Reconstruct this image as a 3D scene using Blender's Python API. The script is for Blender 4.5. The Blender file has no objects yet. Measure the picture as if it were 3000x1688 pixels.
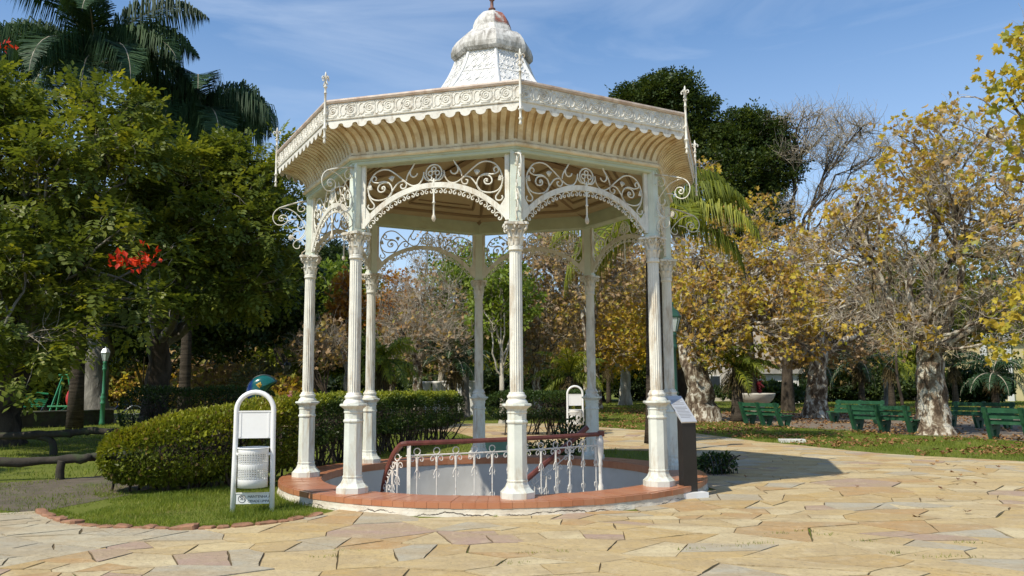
import bpy, math, random
import numpy as np
from mathutils import Matrix, Vector

S = bpy.context.scene
COL = S.collection
PI = math.pi
rng = np.random.default_rng(7)
random.seed(7)

# ------------------------------------------------------------------ camera
FPX, PITCH, ROLL, EYE = 2372.56, 0.118069, -0.00711855, 1.577
cam_d = bpy.data.cameras.new('camera')
cam_d.sensor_width = 36.0
cam_d.lens = 36.0 * FPX / 3000.0
cam_d.clip_start = 0.05
cam_d.clip_end = 3000
cam = bpy.data.objects.new('camera', cam_d)
COL.objects.link(cam)
cam.matrix_world = (Matrix.Translation((0, 0, EYE)) @ Matrix.Rotation(PI/2 + PITCH, 4, 'X')
                    @ Matrix.Rotation(ROLL, 4, 'Z'))
S.camera = cam
S.render.resolution_x, S.render.resolution_y = 1024, 576

# ------------------------------------------------------------------ light
SUN = Vector((-0.60, -0.58, 1.0)).normalized()      # towards the sun
elev = math.asin(SUN.z)
sun_d = bpy.data.lights.new('sun', 'SUN')
sun_d.energy = 5.0
sun_d.angle = math.radians(0.53)
sun_d.color = (1.0, 0.93, 0.79)
sun = bpy.data.objects.new('sun', sun_d)
sun.rotation_mode = 'QUATERNION'
sun.rotation_quaternion = SUN.to_track_quat('Z', 'Y')
sun.location = (-20, -20, 40)
COL.objects.link(sun)

W = bpy.data.worlds.new('World')
S.world = W
W.use_nodes = True
nt = W.node_tree
for n in list(nt.nodes):
    nt.nodes.remove(n)
out = nt.nodes.new('ShaderNodeOutputWorld')
bg = nt.nodes.new('ShaderNodeBackground')
sky = nt.nodes.new('ShaderNodeTexSky')
sky.sky_type = 'NISHITA'
sky.sun_disc = False
sky.sun_elevation = elev
sky.sun_rotation = math.atan2(SUN.x, SUN.y)
sky.air_density = 1.0
sky.dust_density = 0.25
sky.ozone_density = 2.2
bg.inputs['Strength'].default_value = 0.135
# thin cirrus: stretched noise on the sky direction
tc = nt.nodes.new('ShaderNodeTexCoord')
mp = nt.nodes.new('ShaderNodeMapping')
mp.inputs['Rotation'].default_value = (0.1, 0.35, 0.5)
mp.inputs['Scale'].default_value = (1.1, 2.0, 5.5)
mp.inputs['Location'].default_value = (0.35, 0.2, 0.12)
nz = nt.nodes.new('ShaderNodeTexNoise')
nz.inputs['Scale'].default_value = 1.7
nz.inputs['Detail'].default_value = 7
nz.inputs['Roughness'].default_value = 0.55
nz.inputs['Distortion'].default_value = 0.7
cr = nt.nodes.new('ShaderNodeValToRGB')
cr.color_ramp.elements[0].position = 0.42
cr.color_ramp.elements[1].position = 0.74
cr.color_ramp.elements[1].color = (0.62, 0.62, 0.62, 1)
sep = nt.nodes.new('ShaderNodeSeparateXYZ')
low = nt.nodes.new('ShaderNodeMapRange')       # a milky band low over the horizon
low.inputs['From Min'].default_value = 0.46
low.inputs['From Max'].default_value = 0.10
low.inputs['To Max'].default_value = 0.55
mx = nt.nodes.new('ShaderNodeMath')
mx.operation = 'MAXIMUM'
mix = nt.nodes.new('ShaderNodeMixRGB')
mix.inputs['Color2'].default_value = (5.0, 5.9, 7.3, 1)
hs = nt.nodes.new('ShaderNodeHueSaturation')
hs.inputs['Saturation'].default_value = 1.2
hs.inputs['Value'].default_value = 1.25
L = nt.links.new
L(tc.outputs['Generated'], mp.inputs['Vector'])
L(mp.outputs['Vector'], nz.inputs['Vector'])
L(nz.outputs['Fac'], cr.inputs['Fac'])
L(tc.outputs['Generated'], sep.inputs[0])
L(sep.outputs['Z'], low.inputs['Value'])
L(cr.outputs['Color'], mx.inputs[0])
L(low.outputs['Result'], mx.inputs[1])
L(sky.outputs['Color'], hs.inputs['Color'])
L(hs.outputs['Color'], mix.inputs['Color1'])
L(mx.outputs[0], mix.inputs['Fac'])
L(mix.outputs['Color'], bg.inputs['Color'])
L(bg.outputs['Background'], out.inputs['Surface'])

S.view_settings.view_transform = 'Standard'
S.view_settings.look = 'None'
S.view_settings.exposure = 0.0
S.view_settings.gamma = 1.0
S.render.engine = 'CYCLES'
S.cycles.use_denoising = True
S.cycles.max_bounces = 7
S.cycles.diffuse_bounces = 4
S.cycles.transmission_bounces = 5
S.cycles.caustics_reflective = False
S.cycles.caustics_refractive = False

# ------------------------------------------------------------------ helpers: image ray -> place
def ray(px, py):
    a, b = px - 1500, py - 844
    cr_, sr_ = math.cos(ROLL), math.sin(ROLL)
    x, y = a*cr_ + b*sr_, -a*sr_ + b*cr_
    c, s = math.cos(PITCH), math.sin(PITCH)
    return np.array([x, FPX*c + y*s, FPX*s - y*c]) / FPX
def at_z(px, py, z=0.0):          # pixel of the 3000 px photograph -> point on the level z
    d = ray(px, py)
    return d * ((z - EYE) / d[2]) + np.array([0, 0, EYE])
def at_y(px, py, y):
    d = ray(px, py)
    return d * (y / d[1]) + np.array([0, 0, EYE])
K = 3000 / 2575.0
def gz(x, y, z=0.0): return at_z(x*K, y*K, z)
def gy(x, y, d): return at_y(x*K, y*K, d)

# ------------------------------------------------------------------ helpers: objects
def tag(o, label=None, cat=None, group=None, kind=None):
    if label: o['label'] = label
    if cat: o['category'] = cat
    if group: o['group'] = group
    if kind: o['kind'] = kind
    return o
def thing(name, label, cat, loc=(0, 0, 0), rz=0.0, group=None):
    o = bpy.data.objects.new(name, None)
    o.empty_display_size = 0.2
    o.location = loc
    o.rotation_euler = (0, 0, rz)
    COL.objects.link(o)
    return tag(o, label, cat, group)
def copy_tree(o, parent=None):
    c = o.copy()
    COL.objects.link(c)
    c.parent = parent
    for ch in list(o.children):
        copy_tree(ch, c)
    return c
def mesh_obj(name, V, F, mat, parent=None, smooth=False, tint=None):
    """V (n,3); F list of index tuples or an (m,k) array"""
    me = bpy.data.meshes.new(name)
    V = np.asarray(V, dtype=np.float32)
    if isinstance(F, np.ndarray):
        m, k = F.shape
        loops = F.astype(np.int32).ravel()
        tot = np.full(m, k, dtype=np.int32)
    else:
        tot = np.array([len(f) for f in F], dtype=np.int32)
        loops = np.fromiter((i for f in F for i in f), dtype=np.int32, count=int(tot.sum()))
        m = len(F)
    start = np.concatenate(([0], np.cumsum(tot)[:-1])).astype(np.int32)
    me.vertices.add(len(V)); me.vertices.foreach_set('co', V.ravel())
    me.loops.add(len(loops)); me.loops.foreach_set('vertex_index', loops)
    me.polygons.add(m); me.polygons.foreach_set('loop_start', start)
    try: me.polygons.foreach_set('loop_total', tot)
    except Exception: pass
    me.polygons.foreach_set('use_smooth', np.full(m, smooth, dtype=bool))
    if tint is not None:
        at = me.attributes.new('tint', 'FLOAT', 'FACE')
        at.data.foreach_set('value', np.asarray(tint, dtype=np.float32))
    me.update(calc_edges=True)
    me.validate()
    if mat: me.materials.append(mat)
    o = bpy.data.objects.new(name, me)
    COL.objects.link(o)
    o.parent = parent
    return o

class MB:
    def __init__(s): s.V = []; s.F = []; s.T = []; s.n = 0
    def add(s, V, F, t=0.5):
        V = np.asarray(V, dtype=float)
        s.V.append(V)
        for f in F: s.F.append(tuple(int(i) + s.n for i in f)); s.T.append(t)
        s.n += len(V)
        return s
    def box(s, x0, x1, y0, y1, z0, z1, M=None, t=0.5):
        V = np.array([(x, y, z) for z in (z0, z1) for y in (y0, y1) for x in (x0, x1)], float)
        if M is not None: V = xf(M, V)
        return s.add(V, [(0, 2, 3, 1), (4, 5, 7, 6), (0, 1, 5, 4), (2, 6, 7, 3), (0, 4, 6, 2), (1, 3, 7, 5)], t)
    def lathe(s, prof, n=24, c=(0, 0, 0), phase=0.0, mod=None, cap=True):
        """prof: list of (r, z)"""
        ang = np.arange(n)*2*PI/n + phase
        V = []
        for r, z in prof:
            rr = np.full(n, r) if mod is None else r*mod(ang)
            V.append(np.stack([c[0] + rr*np.cos(ang), c[1] + rr*np.sin(ang), np.full(n, c[2] + z)], 1))
        F = []
        for k in range(len(prof) - 1):
            for i in range(n):
                j = (i + 1) % n
                F.append((k*n + i, k*n + j, (k + 1)*n + j, (k + 1)*n + i))
        if cap:
            F.append(tuple(range(n))[::-1]); F.append(tuple((len(prof) - 1)*n + i for i in range(n)))
        return s.add(np.concatenate(V), F)
    def tube(s, P, r, sides=6, closed=False, cap=True):
        V, F = tube_geo(np.asarray(P, float), r, sides, closed, cap)
        return s.add(V, F)
    def prism(s, poly, d0, d1, frame):
        """poly: (a,b) outline; frame(a,b,d) -> xyz"""
        n = len(poly)
        V = [frame(a, b, d0) for a, b in poly] + [frame(a, b, d1) for a, b in poly]
        F = [tuple(range(n))[::-1], tuple(range(n, 2*n))]
        F += [(i, (i + 1) % n, n + (i + 1) % n, n + i) for i in range(n)]
        return s.add(V, F)
    def build(s, name, mat, parent=None, smooth=False, tint=False):
        o = mesh_obj(name, np.concatenate(s.V), s.F, mat, parent, smooth, s.T if tint else None)
        return o

def xf(M, V):
    M = np.array(M); V = np.asarray(V, float)
    return V @ M[:3, :3].T + M[:3, 3]
def tube_geo(P, r, sides=6, closed=False, cap=True):
    n = len(P)
    r = np.broadcast_to(np.asarray(r, float), (n,))
    if closed:
        T = np.roll(P, -1, 0) - np.roll(P, 1, 0)
    else:
        T = np.gradient(P, axis=0)
    T /= np.linalg.norm(T, axis=1)[:, None] + 1e-12
    up = np.array([0, 0, 1.0]) if abs(T[0] @ [0, 0, 1]) < 0.9 else np.array([1.0, 0, 0])
    U = np.zeros_like(P)
    u = up - T[0]*(up @ T[0]); u /= np.linalg.norm(u)
    for i in range(n):
        u = u - T[i]*(u @ T[i]); u /= np.linalg.norm(u) + 1e-12
        U[i] = u
    B = np.cross(T, U)
    a = np.arange(sides)*2*PI/sides
    V = (P[:, None, :] + r[:, None, None]*(np.cos(a)[None, :, None]*U[:, None, :] + np.sin(a)[None, :, None]*B[:, None, :])).reshape(-1, 3)
    F = []
    for k in range(n if closed else n - 1):
        k2 = (k + 1) % n
        for i in range(sides):
            j = (i + 1) % sides
            F.append((k*sides + i, k*sides + j, k2*sides + j, k2*sides + i))
    if cap and not closed:
        F.append(tuple(range(sides))[::-1]); F.append(tuple((n - 1)*sides + i for i in range(sides)))
    return V, F
def spline(P, m=6, closed=False):
    """Catmull-Rom through the points"""
    P = np.asarray(P, float)
    n = len(P)
    if n < 3 and not closed:
        return P
    out = []
    for i in range(n if closed else n - 1):
        if closed:
            p0, p1, p2, p3 = P[i - 1], P[i], P[(i + 1) % n], P[(i + 2) % n]
        else:
            p0, p1, p2, p3 = P[max(i - 1, 0)], P[i], P[i + 1], P[min(i + 2, n - 1)]
        for t in np.arange(m)/m:
            out.append(0.5*((2*p1) + (-p0 + p2)*t + (2*p0 - 5*p1 + 4*p2 - p3)*t*t + (-p0 + 3*p1 - 3*p2 + p3)*t**3))
    if not closed: out.append(P[-1])
    return np.array(out)
def tubes_batch(P, R, k=4):
    """P (n,m,3), R (n,m) -> V, F of n open tubes"""
    n, m, _ = P.shape
    T = np.gradient(P, axis=1)
    T /= np.linalg.norm(T, axis=2, keepdims=True) + 1e-9
    ref = np.where(np.abs(T[..., 2:3]) < 0.85, np.array([0, 0, 1.0]), np.array([1.0, 0, 0]))
    U = np.cross(T, ref); U /= np.linalg.norm(U, axis=2, keepdims=True) + 1e-9
    B = np.cross(T, U)
    a = np.arange(k)*2*PI/k
    V = P[:, :, None, :] + R[:, :, None, None]*(np.cos(a)[None, None, :, None]*U[:, :, None, :] + np.sin(a)[None, None, :, None]*B[:, :, None, :])
    idx = np.arange(n*m*k).reshape(n, m, k)
    i2 = np.roll(idx, -1, axis=2)
    F = np.stack([idx[:, :-1], i2[:, :-1], i2[:, 1:], idx[:, 1:]], axis=-1).reshape(-1, 4)
    return V.reshape(-1, 3), F

# ------------------------------------------------------------------ helpers: materials
def new_mat(name):
    m = bpy.data.materials.new(name)
    m.use_nodes = True
    t = m.node_tree
    b = t.nodes['Principled BSDF']
    return m, t, b
def ramp(t, fac, stops, interp='LINEAR'):
    r = t.nodes.new('ShaderNodeValToRGB')
    r.color_ramp.interpolation = interp
    e = r.color_ramp.elements
    while len(e) < len(stops): e.new(0.5)
    for i, (p, c) in enumerate(stops):
        e[i].position = p
        e[i].color = (*c, 1) if len(c) == 3 else c
    t.links.new(fac, r.inputs['Fac'])
    return r.outputs['Color']
def noise(t, scale, detail=4, rough=0.55, dist=0.0, coord='Object', sc=None):
    c = t.nodes.new('ShaderNodeTexCoord')
    v = c.outputs[coord]
    if sc:
        mp_ = t.nodes.new('ShaderNodeMapping')
        mp_.inputs['Scale'].default_value = sc
        t.links.new(v, mp_.inputs['Vector']); v = mp_.outputs['Vector']
    n = t.nodes.new('ShaderNodeTexNoise')
    n.inputs['Scale'].default_value = scale
    n.inputs['Detail'].default_value = detail
    n.inputs['Roughness'].default_value = rough
    n.inputs['Distortion'].default_value = dist
    t.links.new(v, n.inputs['Vector'])
    return n.outputs['Fac']
def mixc(t, fac, a, b, mode='MIX'):
    m = t.nodes.new('ShaderNodeMixRGB')
    m.blend_type = mode
    for sock, v in (('Fac', fac), ('Color1', a), ('Color2', b)):
        if isinstance(v, (int, float)): m.inputs[sock].default_value = v
        elif isinstance(v, tuple): m.inputs[sock].default_value = (*v, 1)
        else: t.links.new(v, m.inputs[sock])
    return m.outputs['Color']
def bump(t, b, h, strength=0.3, dist=0.02):
    n = t.nodes.new('ShaderNodeBump')
    n.inputs['Strength'].default_value = strength
    n.inputs['Distance'].default_value = dist
    t.links.new(h, n.inputs['Height'])
    t.links.new(n.outputs['Normal'], b.inputs['Normal'])
def attr(t, name='tint'):
    a = t.nodes.new('ShaderNodeAttribute')
    a.attribute_name = name
    return a.outputs['Fac']
def simple(name, col, rough=0.6, var=0.25, scale=6.0, bmp=0.15, metal=0.0, dirt=None, dirt_scale=3.0, dirt_amt=(0.55, 0.75), sc=None, spec=0.35):
    m, t, b = new_mat(name)
    n = noise(t, scale, 6)
    lo = tuple(c*(1 - var) for c in col); hi = tuple(min(1, c*(1 + var*0.6)) for c in col)
    c = ramp(t, n, [(0.3, lo), (0.7, hi)])
    if dirt:
        d = noise(t, dirt_scale, 8, 0.65, 0.4, sc=sc)
        f = ramp(t, d, [(dirt_amt[0], (0, 0, 0)), (dirt_amt[1], (1, 1, 1))])
        c = mixc(t, f, c, dirt)
    t.links.new(c, b.inputs['Base Color'])
    b.inputs['Roughness'].default_value = rough
    b.inputs['Metallic'].default_value = metal
    b.inputs['Specular IOR Level'].default_value = spec
    if bmp: bump(t, b, noise(t, scale*6, 5), bmp, 0.01)
    return m
def leaf_mat(name, stops, trans=0.35, rough=0.5, spec=0.25):
    m, t, b = new_mat(name)
    c = ramp(t, attr(t), stops)
    t.links.new(c, b.inputs['Base Color'])
    b.inputs['Roughness'].default_value = rough
    b.inputs['Specular IOR Level'].default_value = spec
    tr = t.nodes.new('ShaderNodeBsdfTranslucent')
    c2 = mixc(t, 1.0, c, (1.25, 1.2, 0.6), 'MULTIPLY')
    t.links.new(c2, tr.inputs['Color'])
    ms = t.nodes.new('ShaderNodeMixShader')
    ms.inputs['Fac'].default_value = trans
    t.links.new(b.outputs['BSDF'], ms.inputs[1]); t.links.new(tr.outputs['BSDF'], ms.inputs[2])
    t.links.new(ms.outputs['Shader'], t.nodes['Material Output'].inputs['Surface'])
    return m

M = {}
M['white'] = simple('white_paint', (0.74, 0.725, 0.645), 0.45, 0.12, 7, 0.3, dirt=(0.36, 0.25, 0.13), dirt_scale=7, dirt_amt=(0.50, 0.74), sc=(1, 1, 0.25))
M['mint'] = simple('mint_paint', (0.66, 0.72, 0.63), 0.45, 0.10, 4, 0.2, dirt=(0.44, 0.35, 0.21), dirt_scale=6, dirt_amt=(0.54, 0.78), sc=(1, 1, 0.22))
M['pedestal'] = simple('pedestal_paint', (0.68, 0.71, 0.635), 0.45, 0.12, 4, 0.25, dirt=(0.40, 0.28, 0.14), dirt_scale=6, dirt_amt=(0.50, 0.74), sc=(1, 1, 0.25))
M['green_beam'] = simple('green_beam_paint', (0.47, 0.53, 0.40), 0.4, 0.12, 4, 0.1, dirt=(0.36, 0.33, 0.22), dirt_scale=3, dirt_amt=(0.55, 0.8), sc=(1, 1, 3))
M['cream'] = simple('cream_paint', (0.72, 0.645, 0.47), 0.55, 0.14, 3, 0.2, dirt=(0.43, 0.28, 0.12), dirt_scale=3.5, dirt_amt=(0.48, 0.76))
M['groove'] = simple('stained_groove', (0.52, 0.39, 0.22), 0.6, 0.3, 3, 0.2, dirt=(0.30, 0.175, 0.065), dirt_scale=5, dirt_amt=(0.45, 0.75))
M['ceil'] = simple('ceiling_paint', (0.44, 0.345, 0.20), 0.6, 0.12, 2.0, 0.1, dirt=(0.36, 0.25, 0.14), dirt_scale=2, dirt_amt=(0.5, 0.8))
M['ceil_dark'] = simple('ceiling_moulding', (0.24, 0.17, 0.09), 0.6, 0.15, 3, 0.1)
M['fascia'] = simple('fascia_paint', (0.74, 0.715, 0.64), 0.5, 0.12, 6, 0.3, dirt=(0.40, 0.34, 0.26), dirt_scale=11, dirt_amt=(0.52, 0.72))
M['rim'] = simple('gutter_rim', (0.60, 0.50, 0.42), 0.5, 0.2, 5, 0.2, dirt=(0.40, 0.27, 0.20), dirt_scale=6, dirt_amt=(0.45, 0.7))
M['roof'] = simple('roof_sheet', (0.55, 0.53, 0.50), 0.6, 0.2, 3, 0.2)
M['relief_dirt'] = simple('roof_relief_paint', (0.74, 0.73, 0.70), 0.55, 0.12, 8, 0.2, dirt=(0.40, 0.38, 0.36), dirt_scale=11, dirt_amt=(0.56, 0.72))
M['rail'] = simple('handrail_brown', (0.16, 0.05, 0.036), 0.4, 0.3, 8, 0.2, dirt=(0.42, 0.33, 0.30), dirt_scale=9, dirt_amt=(0.66, 0.85))
M['iron'] = simple('railing_paint', (0.72, 0.68, 0.61), 0.5, 0.15, 12, 0.2, dirt=(0.40, 0.27, 0.18), dirt_scale=14, dirt_amt=(0.56, 0.75))
M['pitwall'] = simple('pit_plaster', (0.57, 0.555, 0.52), 0.85, 0.12, 1.2, 0.4, dirt=(0.42, 0.38, 0.31), dirt_scale=2.2, dirt_amt=(0.55, 0.8), sc=(1, 1, 0.4))
M['concrete'] = simple('concrete', (0.42, 0.40, 0.36), 0.85, 0.2, 3, 0.4)
M['binwhite'] = simple('bin_paint', (0.82, 0.82, 0.80), 0.3, 0.04, 5, 0.05, dirt=(0.55, 0.50, 0.42), dirt_scale=6, dirt_amt=(0.70, 0.9))
M['black'] = simple('black_print', (0.03, 0.03, 0.03), 0.6, 0.1, 5, 0)
M['lectern'] = simple('dark_steel', (0.024, 0.021, 0.019), 0.35, 0.2, 4, 0.05)
M['plate'] = simple('steel_plate', (0.55, 0.56, 0.57), 0.35, 0.1, 6, 0.05, metal=0.35)
M['bench'] = simple('bench_green', (0.022, 0.095, 0.045), 0.5, 0.3, 6, 0.2, dirt=(0.10, 0.16, 0.10), dirt_scale=6, dirt_amt=(0.58, 0.8))
M['lampgreen'] = simple('lamp_green', (0.05, 0.20, 0.10), 0.35, 0.2, 4, 0.05)
M['lampteal'] = simple('lamp_teal', (0.022, 0.075, 0.048), 0.4, 0.2, 4, 0.05)
M['lampglass'] = simple('lamp_glass', (0.55, 0.60, 0.56), 0.25, 0.1, 4, 0)
M['lampdark'] = simple('lamp_dark', (0.03, 0.04, 0.04), 0.4, 0.2, 4, 0)
M['playgreen'] = simple('play_green', (0.03, 0.22, 0.09), 0.4, 0.2, 4, 0)
M['playred'] = simple('play_red', (0.45, 0.02, 0.02), 0.45, 0.2, 4, 0)
M['log'] = simple('mossy_log', (0.048, 0.040, 0.030), 0.9, 0.4, 5, 0.8, dirt=(0.05, 0.07, 0.025), dirt_scale=3, dirt_amt=(0.5, 0.7))
M['bowl'] = simple('planter_concrete', (0.55, 0.53, 0.47), 0.8, 0.12, 4, 0.3)
M['wallwhite'] = simple('white_wall', (0.75, 0.74, 0.70), 0.8, 0.06, 1, 0.1)
M['wallyellow'] = simple('yellow_wall', (0.66, 0.56, 0.30), 0.8, 0.08, 1, 0.1)
M['wallcream'] = simple('cream_wall', (0.66, 0.60, 0.50), 0.8, 0.15, 0.6, 0.1)
M['glass_dark'] = simple('dark_window', (0.04, 0.05, 0.06), 0.15, 0.2, 2, 0)
M['boxgreen'] = simple('pale_green_metal', (0.20, 0.36, 0.25), 0.5, 0.15, 3, 0.1)
M['slab'] = simple('pale_slab', (0.62, 0.60, 0.56), 0.8, 0.12, 3, 0.3)
def bark_mat(name, cols, scale=3.0, sc=(1, 1, 0.4), bmp=0.8):
    m, t, b = new_mat(name)
    n = noise(t, scale, 8, 0.6, 0.6, sc=sc)
    t.links.new(ramp(t, n, cols), b.inputs['Base Color'])
    b.inputs['Roughness'].default_value = 0.9
    b.inputs['Specular IOR Level'].default_value = 0.15
    bump(t, b, noise(t, scale*4, 6, 0.6, 0.3, sc=sc), bmp, 0.05)
    return m
M['bark_plane'] = bark_mat('plane_bark', [(0.40, (0.085, 0.06, 0.04)), (0.47, (0.20, 0.15, 0.105)), (0.53, (0.30, 0.25, 0.18)), (0.56, (0.55, 0.51, 0.42)), (0.64, (0.62, 0.58, 0.48))], 5.0, (1, 1, 0.6), 1.0)
M['bark_dark'] = bark_mat('dark_bark', [(0.35, (0.03, 0.024, 0.018)), (0.65, (0.10, 0.08, 0.06))])
M['bark_grey'] = bark_mat('grey_bark', [(0.35, (0.10, 0.09, 0.075)), (0.65, (0.27, 0.25, 0.21))])
M['bark_pale'] = bark_mat('pale_bark', [(0.35, (0.30, 0.27, 0.21)), (0.65, (0.58, 0.54, 0.45))])
M['twig'] = bark_mat('grey_twig', [(0.35, (0.26, 0.215, 0.16)), (0.65, (0.55, 0.49, 0.39))], 4, None, 0.3)
M['bark_palm'] = bark_mat('palm_bark', [(0.35, (0.035, 0.028, 0.02)), (0.65, (0.10, 0.08, 0.06))], 3, (0.5, 0.5, 6), 1.0)
M['thatch'] = bark_mat('palm_thatch', [(0.35, (0.10, 0.075, 0.035)), (0.65, (0.27, 0.21, 0.10))], 6, (4, 4, 0.3), 1.0)
M['lf_tulip'] = leaf_mat('tulip_leaf', [(0.0, (0.050, 0.082, 0.020)), (0.45, (0.145, 0.18, 0.028)), (0.8, (0.30, 0.305, 0.036)), (1.0, (0.48, 0.43, 0.03))], 0.36, 0.45)
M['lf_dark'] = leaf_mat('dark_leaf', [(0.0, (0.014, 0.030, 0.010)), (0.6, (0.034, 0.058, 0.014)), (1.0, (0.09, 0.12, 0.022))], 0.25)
M['lf_hedge'] = leaf_mat('hedge_leaf', [(0.0, (0.055, 0.08, 0.012)), (0.4, (0.145, 0.175, 0.018)), (0.8, (0.29, 0.295, 0.024)), (1.0, (0.22, 0.14, 0.06))], 0.3, 0.35)
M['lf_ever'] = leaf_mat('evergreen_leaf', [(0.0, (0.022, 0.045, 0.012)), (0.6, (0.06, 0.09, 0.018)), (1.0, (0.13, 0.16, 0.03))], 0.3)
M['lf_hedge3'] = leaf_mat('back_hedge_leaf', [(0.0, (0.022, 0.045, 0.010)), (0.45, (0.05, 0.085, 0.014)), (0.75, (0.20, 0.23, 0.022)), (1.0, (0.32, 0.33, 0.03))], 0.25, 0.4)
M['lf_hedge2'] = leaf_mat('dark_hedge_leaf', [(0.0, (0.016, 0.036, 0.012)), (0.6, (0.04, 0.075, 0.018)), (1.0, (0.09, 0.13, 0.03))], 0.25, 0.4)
M['lf_plane'] = leaf_mat('autumn_plane_leaf', [(0.0, (0.28, 0.18, 0.10)), (0.25, (0.42, 0.25, 0.08)), (0.48, (0.50, 0.345, 0.06)), (0.70, (0.57, 0.45, 0.055)), (0.85, (0.38, 0.36, 0.055)), (1.0, (0.24, 0.27, 0.05))], 0.4)
M['lf_brown'] = leaf_mat('brown_plane_leaf', [(0.0, (0.27, 0.19, 0.135)), (0.5, (0.40, 0.27, 0.15)), (0.8, (0.46, 0.32, 0.11)), (0.9, (0.30, 0.30, 0.07)), (1.0, (0.50, 0.43, 0.09))], 0.35)
M['lf_orange'] = leaf_mat('orange_leaf', [(0.0, (0.30, 0.11, 0.02)), (0.6, (0.46, 0.20, 0.03)), (1.0, (0.50, 0.32, 0.04))], 0.35)
M['lf_yellow'] = leaf_mat('yellow_leaf', [(0.0, (0.42, 0.26, 0.03)), (0.6, (0.62, 0.45, 0.03)), (1.0, (0.55, 0.52, 0.06))], 0.35)
M['lf_bamboo'] = leaf_mat('bamboo_leaf', [(0.0, (0.08, 0.13, 0.018)), (0.6, (0.18, 0.25, 0.028)), (1.0, (0.30, 0.36, 0.05))], 0.35)
M['lf_palm'] = leaf_mat('palm_leaflet', [(0.0, (0.016, 0.042, 0.020)), (0.6, (0.040, 0.085, 0.036)), (1.0, (0.10, 0.16, 0.06))], 0.2, 0.55, 0.2)
M['lf_palmlit'] = leaf_mat('bright_palm_leaflet', [(0.0, (0.075, 0.105, 0.018)), (0.6, (0.20, 0.235, 0.024)), (1.0, (0.40, 0.39, 0.04))], 0.35, 0.55)
M['lf_red'] = leaf_mat('red_flower', [(0.0, (0.45, 0.02, 0.01)), (1.0, (0.80, 0.07, 0.015))], 0.25)
M['lf_redleaf'] = leaf_mat('red_cordyline_leaf', [(0.0, (0.10, 0.02, 0.02)), (1.0, (0.32, 0.03, 0.05))], 0.25)
M['lf_grey'] = leaf_mat('grey_green_leaf', [(0.0, (0.09, 0.10, 0.055)), (1.0, (0.22, 0.23, 0.13))], 0.3)
M['grass'] = leaf_mat('grass_blade', [(0.0, (0.085, 0.13, 0.016)), (0.5, (0.19, 0.245, 0.03)), (0.85, (0.30, 0.335, 0.055)), (1.0, (0.42, 0.36, 0.13))], 0.4, 0.55)
M['fallen'] = leaf_mat('fallen_leaf', [(0.0, (0.13, 0.06, 0.03)), (0.5, (0.26, 0.13, 0.05)), (1.0, (0.40, 0.25, 0.10))], 0.1, 0.7)

# ================================================================== the setting: ground, paving
R = 2.95
CX, CY, TH = -0.3105, 13.2555, 0.12234
ZC = 0.172                                   # top of the round kerb
A8 = PI/4

def ground_mat():
    m, t, b = new_mat('lawn_soil')
    n = noise(t, 0.35, 6, 0.6)
    n2 = noise(t, 7.0, 6, 0.7)
    c = ramp(t, n, [(0.35, (0.105, 0.135, 0.022)), (0.6, (0.145, 0.165, 0.03)), (0.75, (0.18, 0.145, 0.06))])
    c = mixc(t, ramp(t, n2, [(0.45, (0, 0, 0)), (0.75, (0.6, 0.6, 0.6))]), c, (0.17, 0.17, 0.045))
    t.links.new(c, b.inputs['Base Color'])
    b.inputs['Roughness'].default_value = 0.95
    b.inputs['Specular IOR Level'].default_value = 0.1
    bump(t, b, noise(t, 18, 6), 0.7, 0.05)
    return m
radii = [3.0, 3.3, 4, 5, 7, 10, 14, 20, 30, 45, 70, 110, 180, 320, 700]
mb = MB()
nseg = 96
V = [(CX + r*math.cos(2*PI*i/nseg), CY + r*math.sin(2*PI*i/nseg), 0) for r in radii for i in range(nseg)]
F = [(k*nseg + i, k*nseg + (i + 1) % nseg, (k + 1)*nseg + (i + 1) % nseg, (k + 1)*nseg + i)[::-1] for k in range(len(radii) - 1) for i in range(nseg)]
mb.add(V, F)
tag(mb.build('ground', ground_mat()), kind='structure')

# outline of the flagstone plaza (metres)
lawn_edge = [at_z(x, y)[:2] for x, y in [(3000, 1354), (2796, 1343), (2563, 1329), (2330, 1305), (2213, 1294), (2033, 1270), (1736, 1252)]]
left_edge = [at_z(x, y)[:2] for x, y in [(0, 1506), (110, 1499), (175, 1527), (290, 1545), (466, 1551), (640, 1551), (815, 1534), (935, 1511)]]
plaza = [(-26, 12.0), (-26, -6), (26, -6), (24, 5), (15.5, 10.5)] + [tuple(p) for p in lawn_edge] + \
        [(3.0, 32.5), (-9, 33.5), (-9, 31), (-2.0, 27.5), (-0.6, 22.5), (1.0, 20.0), (3.4, 19.2), (4.2, 17.0), (3.6, 15.4), (3.0, 13.3), (0, 11.5), (-2.0, 11.0)] + [tuple(p) for p in left_edge[::-1]]

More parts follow.
